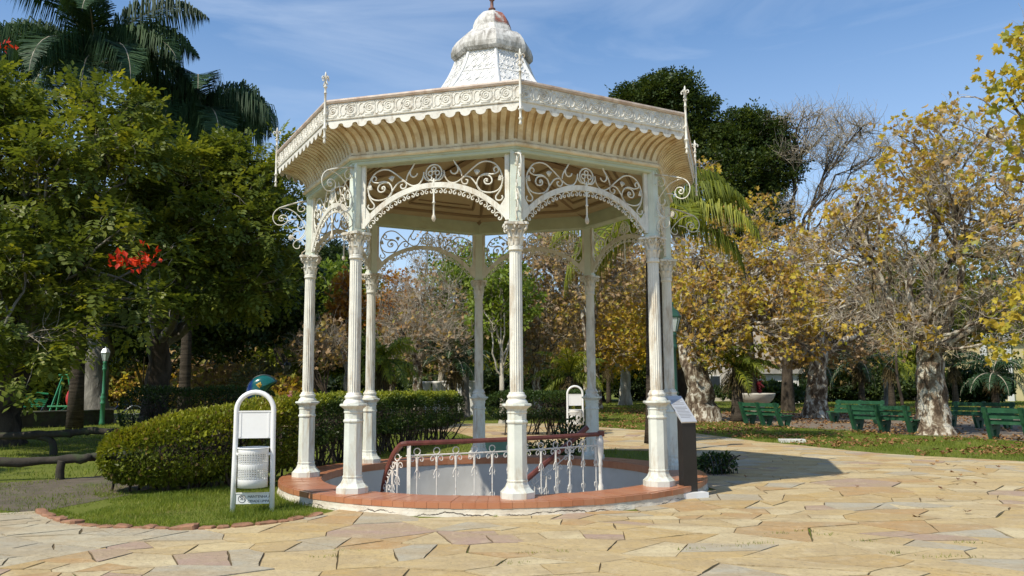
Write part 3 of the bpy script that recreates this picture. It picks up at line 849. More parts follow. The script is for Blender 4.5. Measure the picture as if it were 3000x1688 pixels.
# scroll bracket that sticks out from each post, in the radial plane
BR = {'bar': [(3.022, 4.559), (3.241, 4.503), (3.468, 4.423)],
 'big': [(3.287, 4.493), (3.468, 4.423), (3.548, 4.336), (3.555, 4.236), (3.504, 4.159), (3.421, 4.147), (3.346, 4.190), (3.328, 4.257), (3.365, 4.308), (3.426, 4.306), (3.466, 4.264), (3.446, 4.217), (3.400, 4.224), (3.389, 4.259)],
 'hook': [(3.339, 4.205), (3.271, 4.237), (3.186, 4.250)],
 'stem': [(3.438, 4.425), (3.346, 4.418), (3.236, 4.371), (3.132, 4.272), (3.057, 4.168), (3.042, 4.069), (3.083, 3.977), (3.151, 3.910)],
 'top': [(3.037, 4.534), (3.100, 4.524), (3.169, 4.454), (3.159, 4.384), (3.096, 4.376), (3.058, 4.422), (3.083, 4.461), (3.113, 4.442)],
 'c1': [(3.160, 4.175), (3.171, 4.130), (3.134, 4.096), (3.079, 4.114), (3.054, 4.161)],
 'c2': [(3.138, 3.991), (3.135, 4.034), (3.179, 4.053), (3.232, 4.017), (3.235, 3.956), (3.183, 3.918), (3.113, 3.923), (3.052, 3.981), (3.023, 4.072)],
 'c3': [(3.125, 3.821), (3.139, 3.776), (3.193, 3.769), (3.230, 3.814), (3.212, 3.874), (3.151, 3.910), (3.080, 3.884), (3.034, 3.811), (3.041, 3.738), (3.090, 3.697), (3.081, 3.662)]}
mb = MB()
for k, P in BR.items():
    Q = np.array(P)
    if k == 'bar':
        for i in range(2):
            (r0, z0), (r1, z1) = P[i], P[i + 1]
            mb.add([(sx*0.022, -r_, z_ + dz) for r_, z_ in ((r0, z0), (r1, z1)) for sx in (-1, 1) for dz in (-0.006, 0.008)], [(0, 1, 3, 2), (4, 6, 7, 5), (0, 4, 5, 1), (2, 3, 7, 6), (0, 2, 6, 4), (1, 5, 7, 3)])
        continue
    sp = spline(Q, 4)
    mb.tube([(0, -r_, z_) for r_, z_ in sp], 0.008, 6)
for i in range(7):                        # little fan leaf
    a = -0.9 + i*0.3
    mb.tube([(0, -3.225, 3.94), (0, -3.225 - 0.085*math.cos(a), 3.945 + 0.06*math.sin(a))], 0.007, 4)
mb.lathe([(0.0, -0.02), (0.02, -0.012), (0.02, 0.012), (0.0, 0.02)], 8, (0, -3.42, 4.262))
br0 = mb.build('bracket', M['white'], gz_, True)

# corner post of the eave with a little finial
mb = MB()
RE = 3.53
pr = [(0.010, 4.775), (0.022, 4.785), (0.016, 4.815), (0.011, 4.835), (0.017, 4.845), (0.029, 4.86), (0.014, 4.878), (0.016, 4.96), (0.030, 4.972), (0.030, 4.984), (0.016, 4.995), (0.017, 5.16),
      (0.022, 5.17), (0.017, 5.18), (0.016, 5.36), (0.016, 5.46), (0.024, 5.465), (0.016, 5.475), (0.014, 5.535), (0.027, 5.545), (0.027, 5.562), (0.012, 5.57), (0.011, 5.66), (0.016, 5.70), (0.012, 5.74), (0.004, 5.765)]
mb.lathe(pr, 10, (0, -RE, 0))
for s in (-1, 1):
    for hz, sc_ in ((5.62, 1.0),):
        mb.tube([(s*x*sc_, -RE, hz + z) for x, z in spline([(0.010, -0.01), (0.014, 0.045), (0.034, 0.075), (0.056, 0.062), (0.056, 0.036), (0.040, 0.036)], 3)], 0.008, 5)
        mb.tube([(s*x, -RE, hz + z) for x, z in [(0.010, 0.01), (0.030, -0.02), (0.044, -0.045)]], 0.008, 5)
        mb.tube([(0, -RE + s*x*sc_, hz + z) for x, z in spline([(0.010, -0.01), (0.014, 0.045), (0.034, 0.075), (0.056, 0.062), (0.056, 0.036), (0.040, 0.036)], 3)], 0.008, 5)
ep0 = mb.build('eave_post', M['white'], gz_, True)

# --- the eight sides (built about the side whose outward normal is local -Y)
c22, t22 = math.cos(PI/8), math.tan(PI/8)
AP = R*c22                                  # apothem of the column ring
arcR, arcZ = 1.303, 2.932
mb = MB()
NA = 40
amax = math.asin(1.02/arcR)
for i in range(NA):
    a0, a1 = -amax + 2*amax*i/NA, -amax + 2*amax*(i + 1)/NA
    Vq = []
    for a in (a0, a1):
        for rr in (arcR - 0.036, arcR + 0.036):
            for y in (-AP - 0.016, -AP + 0.016):
                Vq.append((rr*math.sin(a), y, arcZ + rr*math.cos(a)))
    fs = [(0, 4, 6, 2), (1, 3, 7, 5), (2, 6, 7, 3), (0, 1, 5, 4)]
    mb.add(Vq, fs)
for s in (-1, 1):
    mb.box(s*1.025 - 0.030, s*1.025 + 0.030, -AP - 0.019, -AP + 0.019, 3.70, 4.583)
    for a in (-0.52, -0.19, 0.19, 0.52):    # clips
        if s > 0: mb.lathe([(0.014, -0.024), (0.014, 0.024)], 6, (arcR*math.sin(a), -AP, arcZ + (arcR + 0.02)*math.cos(a)))
    mb.prism([(s*0.995, 3.80), (s*0.995, 4.0), (s*0.93, 3.90)], -AP - 0.010, -AP + 0.010, lambda a, b, d: (a, d, b))
ar0 = mb.build('arch', M['white'], gz_)
SC = {'main': [(0.163, 4.425), (0.179, 4.344), (0.231, 4.267), (0.314, 4.247), (0.388, 4.277), (0.478, 4.350), (0.566, 4.422), (0.670, 4.490), (0.773, 4.502), (0.875, 4.462), (0.947, 4.370), (0.984, 4.261)],
 'big': [(0.874, 4.355), (0.860, 4.391), (0.889, 4.418), (0.922, 4.394), (0.918, 4.351), (0.845, 4.324), (0.743, 4.336), (0.662, 4.299), (0.625, 4.209), (0.669, 4.120), (0.786, 4.080), (0.902, 4.096), (0.967, 4.169), (0.985, 4.268)],
 'bigspiral': [(0.669, 4.306), (0.728, 4.323), (0.801, 4.303), (0.837, 4.243), (0.808, 4.195), (0.750, 4.200), (0.728, 4.241), (0.750, 4.268), (0.779, 4.255)],
 'ess': [(0.716, 4.085), (0.662, 4.135), (0.603, 4.225), (0.537, 4.302), (0.463, 4.322), (0.415, 4.282), (0.433, 4.226), (0.485, 4.222), (0.500, 4.264), (0.470, 4.278)],
 'curl': [(0.257, 4.417), (0.276, 4.383), (0.321, 4.369), (0.358, 4.402), (0.358, 4.460), (0.328, 4.506), (0.30, 4.56)],
 'diag': [(0.358, 4.467), (0.403, 4.391), (0.418, 4.325)],
 'low': [(0.975, 4.169), (0.938, 4.087), (0.887, 4.019), (0.901, 3.973), (0.952, 3.965), (0.981, 3.999), (0.967, 4.028)],
 'tip': [(0.163, 4.374), (0.136, 4.325), (0.088, 4.300), (0.050, 4.324), (0.058, 4.360)]}
mb = MB()
for k, P in SC.items():
    sp = spline(np.array(P) + np.array([-0.02 if k != 'x' else 0, 0]), 5)
    for s in (-1, 1):
        mb.tube([(s*x, -AP, z) for x, z in sp], 0.0108, 6)
mb.tube([(x, -AP, z) for x, z in arc_xz(0, 4.405, 0.112, 0, 2*PI, 25)], 0.0115, 6)
for cx_, cz_ in ((0, 4.455), (-0.05, 4.40), (0.05, 4.40)):
    mb.tube([(x, -AP, z) for x, z in arc_xz(cx_, cz_, 0.032, 0, 2*PI, 11)], 0.011, 5)
for s in (-1, 1):
    for bx, bz, ang in ((0.605, 4.35, 1.4), (0.90, 4.26, 0.3)):
        for j in range(5):
            a = ang - 0.8 + 0.4*j
            mb.tube([(s*bx, -AP, bz - 0.02), (s*(bx + 0.055*math.cos(a)), -AP - 0.01, bz + 0.055*math.sin(a))], 0.008, 4)
    mb.lathe([(0, -0.018), (0.018, -0.01), (0.018, 0.01), (0, 0.018)], 8, (s*0.745, -AP, 4.238))
mb.build('scrollwork', M['white'], ar0, True)
mb = MB()                                   # hanging crest of small scrolls under the arch
NU = 16
for i in range(NU):
    a = -amax*0.985 + 2*amax*0.985*(i + 0.5)/NU
    o_ = np.array([arcR*math.sin(a), arcZ + arcR*math.cos(a)]); tn = np.array([math.cos(a), -math.sin(a)]); dn_ = -np.array([math.sin(a), math.cos(a)])
    for s in (-1, 1):
        P = [(0.0, 0.036), (0.018, 0.040), (0.040, 0.052), (0.056, 0.078), (0.048, 0.104), (0.026, 0.106), (0.018, 0.088), (0.030, 0.080)]
        mb.tube([(*(lambda v: (v[0], -AP, v[1]))(o_ + tn*s*x + dn_*d_),) for x, d_ in spline(P, 3)], 0.0095, 5)
mb.build('hanging_crest', M['white'], ar0, True)
mb = MB()
mb.lathe([(0.0, 3.735), (0.018, 3.745), (0.031, 3.775), (0.026, 3.81), (0.013, 3.835), (0.012, 3.985), (0.022, 3.99), (0.022, 4.003), (0.012, 4.01), (0.011, 4.20), (0.022, 4.23), (0.018, 4.30), (0.006, 4.33)], 12, (0, -AP, 0))
mb.build('pendant', M['white'], ar0, True)

def ring_prof(prof, name, m, parent, smooth=False):
    """profile of (apothem, z) along one side, mitred at the corners"""
    V_, F_ = [], []
    for ap_, z_ in prof: V_ += [(-ap_*t22, -ap_, z_), (ap_*t22, -ap_, z_)]
    for i in range(len(prof) - 1): F_.append((2*i, 2*i + 1, 2*i + 3, 2*i + 2))
    o = mesh_obj(name, V_, F_, m, parent, smooth)
    return o
g0 = ring_prof([(AP - 0.14, 4.86), (AP - 0.14, 4.585), (AP - 0.10, 4.575), (AP + 0.075, 4.575), (AP + 0.085, 4.592), (AP + 0.085, 4.618), (AP + 0.100, 4.622), (AP + 0.105, 4.645), (AP + 0.120, 4.648)], 'beam', M['green_beam'], gz_)
roll = ring_prof([(AP + 0.115, 4.644)] + [(AP + 0.118 + 0.028*math.cos(a), 4.675 + 0.028*math.sin(a)) for a in np.linspace(-1.57, 2.2, 9)], 'gutter_roll', M['cream'], g0, True)
# cove
zc0, zc1 = 4.70, 5.055
rc0, rc1 = AP + 0.085, 3.47*c22
def cove(t_):
    a = t_*PI/2
    return rc0 + (rc1 - rc0)*(1 - math.cos(a))*0.98 + 0.02*(rc1 - rc0)*t_, zc0 + (zc1 - zc0)*math.sin(a)
ts = np.linspace(0, 1, 15)
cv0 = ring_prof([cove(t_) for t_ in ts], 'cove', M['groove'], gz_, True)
mb = MB()
NR = 20
for i in range(NR):
    u0, u1 = -1 + 2*(i + 0.22)/NR, -1 + 2*(i + 0.80)/NR
    Vr = []
    for t_ in np.linspace(0.02, 0.985, 13):
        r_, z_ = cove(t_); a = t_*PI/2
        nx, nz_ = math.cos(a), -math.sin(a)          # outward-down normal (out, z)
        w = r_*t22
        taper = 1.0 if t_ < 0.9 else 1.25
        uc, uh = (u0 + u1)/2, (u1 - u0)/2*taper
        for off in (0.001, 0.020):
            Vr += [((uc - uh)*w, -(r_ + nx*off), z_ + nz_*off), ((uc + uh)*w, -(r_ + nx*off), z_ + nz_*off)]
    Fr = []
    for k in range(12):
        b_ = k*4
        Fr += [(b_ + 2, b_ + 3, b_ + 7, b_ + 6), (b_, b_ + 2, b_ + 6, b_ + 4), (b_ + 3, b_ + 1, b_ + 5, b_ + 7)]
    Fr += [(0, 1, 3, 2), (48, 50, 51, 49)]
    mb.add(Vr, Fr)
Vr = []
mb.build('cove_rib', M['cream'], cv0)
ring_prof([(rc0 + 0.022, zc0 + 0.012), (rc0 + 0.022, zc0 + 0.045), (rc0 + 0.004, zc0 + 0.050)], 'cove_foot', M['cream'], cv0)
# fascia
apf = 3.50*c22
f0 = ring_prof([(rc1 - 0.03, 5.050), (apf - 0.012, 5.050), (apf - 0.012, 5.085), (apf + 0.010, 5.090), (apf + 0.014, 5.105), (apf - 0.004, 5.112), (apf - 0.004, 5.320)], 'fascia', M['fascia'], gz_)
ring_prof([(apf - 0.004, 5.318), (apf + 0.018, 5.322), (apf + 0.030, 5.345), (apf + 0.026, 5.368), (apf - 0.03, 5.378), (apf - 0.10, 5.36)], 'gutter_rim', M['rim'], f0)
mb = MB()
NO = 10
wf = apf*t22
for i in range(NO):
    xc = -wf + 2*wf*(i + 0.5)/NO
    pz = 2*wf/NO
    yy = -apf + 0.002
    sp = [(0.006 + 0.058*(1 - j/16)) for j in range(17)]
    mb.tube([(xc - pz*0.18 + sp[j]*math.cos(j*0.75 + 0.6), yy, 5.222 + sp[j]*math.sin(j*0.75 + 0.6)) for j in range(17)], 0.0075, 4)
    for s in (-1, 1):
        P = [(0.055, -0.085), (0.070, -0.03), (0.085, 0.02), (0.080, 0.07), (0.105, 0.088), (0.128, 0.06), (0.112, 0.035)]
        mb.tube([(xc - pz*0.18 + x - (0.0 if s > 0 else 0.0), yy, 5.217 + s*z) for x, z in spline(P, 3)], 0.007, 4)
    mb.tube([(xc + pz*0.40 + 0.045*math.cos(a), yy, 5.215 + 0.075*math.sin(a)) for a in np.linspace(0, 2*PI, 12)], 0.008, 4)
    mb.box(xc - pz*0.42, xc + pz*0.02, yy - 0.006, yy + 0.006, 5.122, 5.134)
    mb.box(xc - pz*0.30, xc + pz*0.25, yy - 0.006, yy + 0.006, 5.300, 5.310)
    mb.tube([(xc - pz*0.18 + 0.088*math.cos(a), yy, 5.222 + 0.080*math.sin(a)) for a in np.linspace(0.5, 2*PI - 0.4, 12)], 0.007, 4)
mb.build('relief', M['fascia'], f0, True)
mb = MB()                                   # scalloped valance below
NSC = 13
outl = [(-wf, 5.068)]
for i in range(NSC):
    x0, x1 = -wf + 2*wf*i/NSC, -wf + 2*wf*(i + 1)/NSC
    g_ = (x1 - x0)*0.16
    outl += [(x0 + g_*0.4, 5.040), (x0 + g_, 5.030)] + [((x0 + x1)/2 + (x1 - x0 - 2*g_)/2*math.cos(a), 5.028 + 0.055*math.sin(a)) for a in np.linspace(PI, 2*PI, 9)] + [(x1 - g_, 5.030), (x1 - g_*0.4, 5.040)]
outl += [(wf, 5.068)]
for i in range(len(outl) - 1):
    (x0, z0), (x1, z1) = outl[i], outl[i + 1]
    if abs(x1 - x0) < 1e-6: continue
    yf, yb = -apf + 0.004, -apf + 0.010
    mb.add([(x0, yf, z0), (x1, yf, z1), (x1, yf, 5.086), (x0, yf, 5.086), (x0, yb, z0), (x1, yb, z1), (x1, yb, 5.086), (x0, yb, 5.086)], [(0, 1, 2, 3), (4, 7, 6, 5), (0, 4, 5, 1)])
mb.build('valance', M['fascia'], f0)
# roof and lantern
rf0 = ring_prof([(apf - 0.09, 5.362), (2.4*c22, 5.60), (1.45*c22, 5.95)], 'roof_side', M['roof'], gz_)
sk = [(1.45, 5.95), (1.15, 6.16), (0.92, 6.42), (0.74, 6.70), (0.63, 6.95), (0.57, 7.16)]
sk0 = ring_prof([(a*c22, z) for a, z in sk], 'skirt', M['relief_dirt'], gz_)
mb = MB()
spk = spline(np.array(sk), 4)
mb.tube([(-r_*math.sin(PI/8), -r_*math.cos(PI/8), z_) for r_, z_ in spk], 0.030, 6)
for zz in range(2, len(spk) - 1, 2):        # raised leaf pattern on the panel
    r_, z_ = spk[zz]; w = r_*math.sin(PI/8)*0.86; m_ = 5
    for q in range(m_):
        xq = -w + 2*w*(q + 0.5 + 0.25*(zz % 4 - 1))/m_
        if abs(xq) > w: continue
        r2, z2 = spk[min(zz + 2, len(spk) - 1)]
        Lf = [(0, 0), (0.05, 0.35), (0.045, 0.7), (0, 1.0), (-0.045, 0.7), (-0.05, 0.35)]
        Pq = [(xq + x + 0.02*math.sin(q*3 + zz), -((r_ + (r2 - r_)*h_)*c22) - 0.006, z_ + (z2 - z_)*h_) for x, h_ in Lf]
        mb.tube(Pq + [Pq[0]], 0.009, 4)
mb.tube([(x, -0.80*c22 - 0.003, 6.62) for x in np.linspace(-0.30, 0.30, 4)], 0.006, 4)
mb.build('skirt_relief', M['relief_dirt'], sk0)
def dome_mat():
    m, t, b = new_mat('dome_paint')
    c = ramp(t, noise(t, 9, 8, 0.7, 0.4, sc=(1, 1, 0.35)), [(0.36, (0.24, 0.22, 0.19)), (0.50, (0.56, 0.535, 0.49)), (0.64, (0.75, 0.73, 0.68))])
    tcn = t.nodes.new('ShaderNodeTexCoord'); sp_ = t.nodes.new('ShaderNodeSeparateXYZ'); t.links.new(tcn.outputs['Object'], sp_.inputs[0])
    def band(sock, a, b_):
        m_ = t.nodes.new('ShaderNodeMapRange'); m_.inputs['From Min'].default_value = a; m_.inputs['From Max'].default_value = b_
        t.links.new(sp_.outputs[sock], m_.inputs['Value']); return m_.outputs['Result']
    def mul(a, b_):
        m_ = t.nodes.new('ShaderNodeMath'); m_.operation = 'MULTIPLY'; t.links.new(a, m_.inputs[0]); t.links.new(b_, m_.inputs[1]); return m_.outputs[0]
    pn = ramp(t, noise(t, 9, 6, 0.65, 0.6), [(0.38, (0, 0, 0)), (0.52, (1, 1, 1))])
    f = mul(mul(mul(band('Z', 7.60, 7.64), band('Z', 7.90, 7.84)), mul(band('X', 0.04, 0.07), band('Y', 0.12, 0.02))), pn)   # bare rusty panel
    c = mixc(t, f, c, (0.33, 0.115, 0.075))
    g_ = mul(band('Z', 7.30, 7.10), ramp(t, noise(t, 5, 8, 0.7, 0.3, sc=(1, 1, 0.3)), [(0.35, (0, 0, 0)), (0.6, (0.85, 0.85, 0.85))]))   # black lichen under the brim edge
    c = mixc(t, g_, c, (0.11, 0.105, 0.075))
    t.links.new(c, b.inputs['Base Color'])
    b.inputs['Roughness'].default_value = 0.7
    bump(t, b, noise(t, 30, 5), 0.35, 0.02)
    return m
M['dome'] = dome_mat()
lt = mesh_obj('lantern', *(lambda m_: (np.concatenate(m_.V), m_.F))(MB().lathe([(0.55, 7.17), (0.57, 7.13), (0.61, 7.04), (0.66, 7.025), (0.70, 7.07), (0.705, 7.15), (0.675, 7.25), (0.61, 7.35), (0.53, 7.42), (0.44, 7.46), (0.38, 7.475)], 8, (0, 0, 0), TH + PI/2 + 0)), M['dome'], gz_)
mb = MB(); mb.lathe([(0.40, 7.468), (0.385, 7.53), (0.36, 7.585), (0.33, 7.60), (0.325, 7.66), (0.29, 7.76), (0.225, 7.85), (0.13, 7.905), (0.04, 7.93)], 8, (0, 0, 0), TH + PI/2)
mb.build('dome', M['dome'], lt)
mb = MB(); mb.lathe([(0.035, 7.92), (0.035, 7.955), (0.060, 7.965), (0.060, 7.985), (0.030, 7.995), (0.026, 8.12), (0.045, 8.135), (0.050, 8.155), (0.028, 8.17), (0.022, 8.26), (0.005, 8.50)], 12)
mb.build('finial', simple('rusty_finial', (0.20, 0.10, 0.08), 0.6, 0.3, 12, 0.2), lt, True)
# ceiling
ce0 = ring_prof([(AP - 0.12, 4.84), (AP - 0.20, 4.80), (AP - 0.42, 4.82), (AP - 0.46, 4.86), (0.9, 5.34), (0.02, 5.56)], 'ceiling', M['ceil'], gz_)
mb = MB()
def cpt(u, ap_): 
    z = 4.86 + (AP - 0.46 - ap_)*(0.48/(AP - 0.46 - 0.9)) - 0.012
    return np.array([u*ap_*t22, -ap_, z])
for q0, q1 in (((-0.78, 2.05), (0.78, 2.05)), ((-0.70, 1.05), (0.70, 1.05)), ((-0.78, 2.05), (-0.70, 1.05)), ((0.78, 2.05), (0.70, 1.05)), ((-0.66, 1.92), (0.66, 1.92))):
    mb.tube([cpt(*q0), cpt(*q1)], 0.024 if q0[1] != 1.92 else 0.012, 4)
mb.tube([cpt(-0.99, AP - 0.47), cpt(0.99, AP - 0.47)], 0.035, 5)
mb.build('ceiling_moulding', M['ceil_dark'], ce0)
mb = MB()
p0, p1 = (AP - 0.13)/c22, 0.3
mb.tube([(-p0*math.sin(PI/8), -p0*math.cos(PI/8), 4.80), (-p1*math.sin(PI/8), -p1*math.cos(PI/8), 5.46)], 0.055, 4)
mb.build('hip_beam', M['ceil_dark'], ce0)

for o in (col0, br0, ep0):
    o.rotation_euler = (0, 0, TH)
    for k in range(1, 8): 
        c = copy_tree(o, gz_); c.rotation_euler = (0, 0, TH + k*A8)
for o in (ar0, g0, cv0, f0, rf0, sk0, ce0):
    o.rotation_euler = (0, 0, TH + A8/2)
    for k in range(1, 8):
        c = copy_tree(o, gz_); c.rotation_euler = (0, 0, TH + A8/2 + k*A8)

# ================================================================== vegetation
KITE = (np.array([(0, 0, 0), (-0.32, 0.45, 0.07), (0, 1, 0), (0.32, 0.45, 0.07)]), [(0, 2, 1), (0, 3, 2)])
def star_leaf():
    ang = [-90, -35, 5, 30, 52, 72, 90, 108, 128, 150, 175, 215]
    rad_ = [0.14, 0.40, 0.60, 0.38, 0.72, 0.50, 0.86, 0.48, 0.70, 0.36, 0.58, 0.42]
    V = [(r*math.cos(math.radians(a)), 0.25 + r*math.sin(math.radians(a))*0.85, 0.45*abs(r*math.cos(math.radians(a))) - 0.25*r*math.sin(math.radians(a))**2) for a, r in zip(ang, rad_)]
    return np.array(V), [tuple(range(len(V)))]
STAR = star_leaf()
def pinnate(pairs=3, ll=0.44, w=0.25, droop=0.25):
    V, F = [], []
    def lf(o, d, n_):
        d = d/np.linalg.norm(d); s = np.cross(n_, d); s /= np.linalg.norm(s)
        k = len(V)
        V.extend([o, o + d*ll*0.5 + s*w*0.5 + n_*0.02, o + d*ll, o + d*ll*0.5 - s*w*0.5 + n_*0.02])
        F.append((k, k + 1, k + 2, k + 3))
    for i in range(pairs):
        y = 0.22 + 0.70*i/pairs
        o = np.array([0, y, -droop*y*y])
        for s in (-1, 1): lf(o, np.array([s*1.0, 0.45, -0.25]), np.array([0.0, 0.0, 1.0]))
    lf(np.array([0, 0.90, -droop*0.81]), np.array([0, 1.0, -0.4]), np.array([0, 0.3, 1.0]))
    return np.array(V), F
PINN = pinnate()
SPRAY = None
def mkspray():
    V, F = [], []
    r_ = np.random.default_rng(3)
    for i in range(5):
        a = r_.uniform(0, 2*PI); d = np.array([math.cos(a), math.sin(a), r_.uniform(-0.5, 0.7)]); d /= np.linalg.norm(d)
        n_ = np.array([r_.normal(0, .5), r_.normal(0, .5), 1.0]); s = np.cross(n_, d); s /= np.linalg.norm(s)
        o = d*0.12; k = len(V)
        V.extend([o, o + d*0.35 + s*0.20, o + d*0.75, o + d*0.35 - s*0.20]); F.append((k, k + 1, k + 2, k + 3))
    return np.array(V), F
SPRAY = mkspray()

def leaves(name, P, scale, template, mat, parent=None, D=None, tint=None, up=0.5, droop=0.0, g=None):
    """batch of leaves at P; D preferred direction (n,3)"""
    g = g or rng
    n = len(P)
    if n == 0: return None
    tv, tf = template
    d = g.normal(0, 1, (n, 3))
    if D is not None: d = d*0.75 + D*1.2
    d[:, 2] -= droop
    d /= np.linalg.norm(d, axis=1)[:, None] + 1e-9
    nr = g.normal(0, 1, (n, 3))*(1 - up) + np.array([0, 0, 1.0])*up*1.5
    nr -= d*np.sum(nr*d, 1)[:, None]
    nr /= np.linalg.norm(nr, axis=1)[:, None] + 1e-9
    s = np.cross(d, nr)
    B = np.stack([s, d, nr], axis=1)           # rows
    V = (tv[None] @ B)*np.asarray(scale).reshape(-1, 1, 1) + P[:, None, :]
    m = len(tv)
    off = (np.arange(n)*m)[:, None]
    if tint is None: tint = g.random(n)
    k = len(tf)
    if all(len(f) == len(tf[0]) for f in tf):
        F = (np.array(tf)[None] + off[:, :, None]).reshape(-1, len(tf[0]))
    else:
        F = [tuple(i + j*m for i in f) for j in range(n) for f in tf]
    return mesh_obj(name, V.reshape(-1, 3), F, mat, parent, False, np.repeat(np.clip(tint, 0, 1), k))

def in_blobs(blobs, n, g, shell=0.0):
    """n points in a union of ellipsoids (x,y,z,r[,zs])"""
    w = np.array([b[3]**2.2 for b in blobs]); w /= w.sum()
    k = g.choice(len(blobs), n, p=w)
    d = g.normal(0, 1, (n, 3)); d /= np.linalg.norm(d, axis=1)[:, None]
    r = (shell + (1 - shell)*g.random(n))**(1/2.6)
    Bc = np.array([b[:3] for b in blobs]); Br = np.array([b[3] for b in blobs]); Bz = np.array([b[4] if len(b) > 4 else 0.8 for b in blobs])
    p = Bc[k] + d*(r*Br[k])[:, None]*np.stack([np.ones(n), np.ones(n), Bz[k]], 1)
    return p, k

def wiggle(P0, P1, m, g, amp, sag=0.0, tang=None):
    """n curved polylines from P0 to P1 (n,3)"""
    t = np.linspace(0, 1, m)[None, :, None]
    L_ = np.linalg.norm(P1 - P0, axis=1)[:, None, None]
    mid = g.normal(0, amp, (len(P0), 1, 3))*L_
    mid[:, :, 2] += sag*L_[:, :, 0]
    if tang is not None: mid = mid + tang[:, None, :]*L_*0.35
    out = P0[:, None, :]*(1 - t) + P1[:, None, :]*t + mid*(4*t*(1 - t))
    out[:, 1:-1] += g.normal(0, amp*0.25, (len(P0), m - 2, 3))*L_
    return out

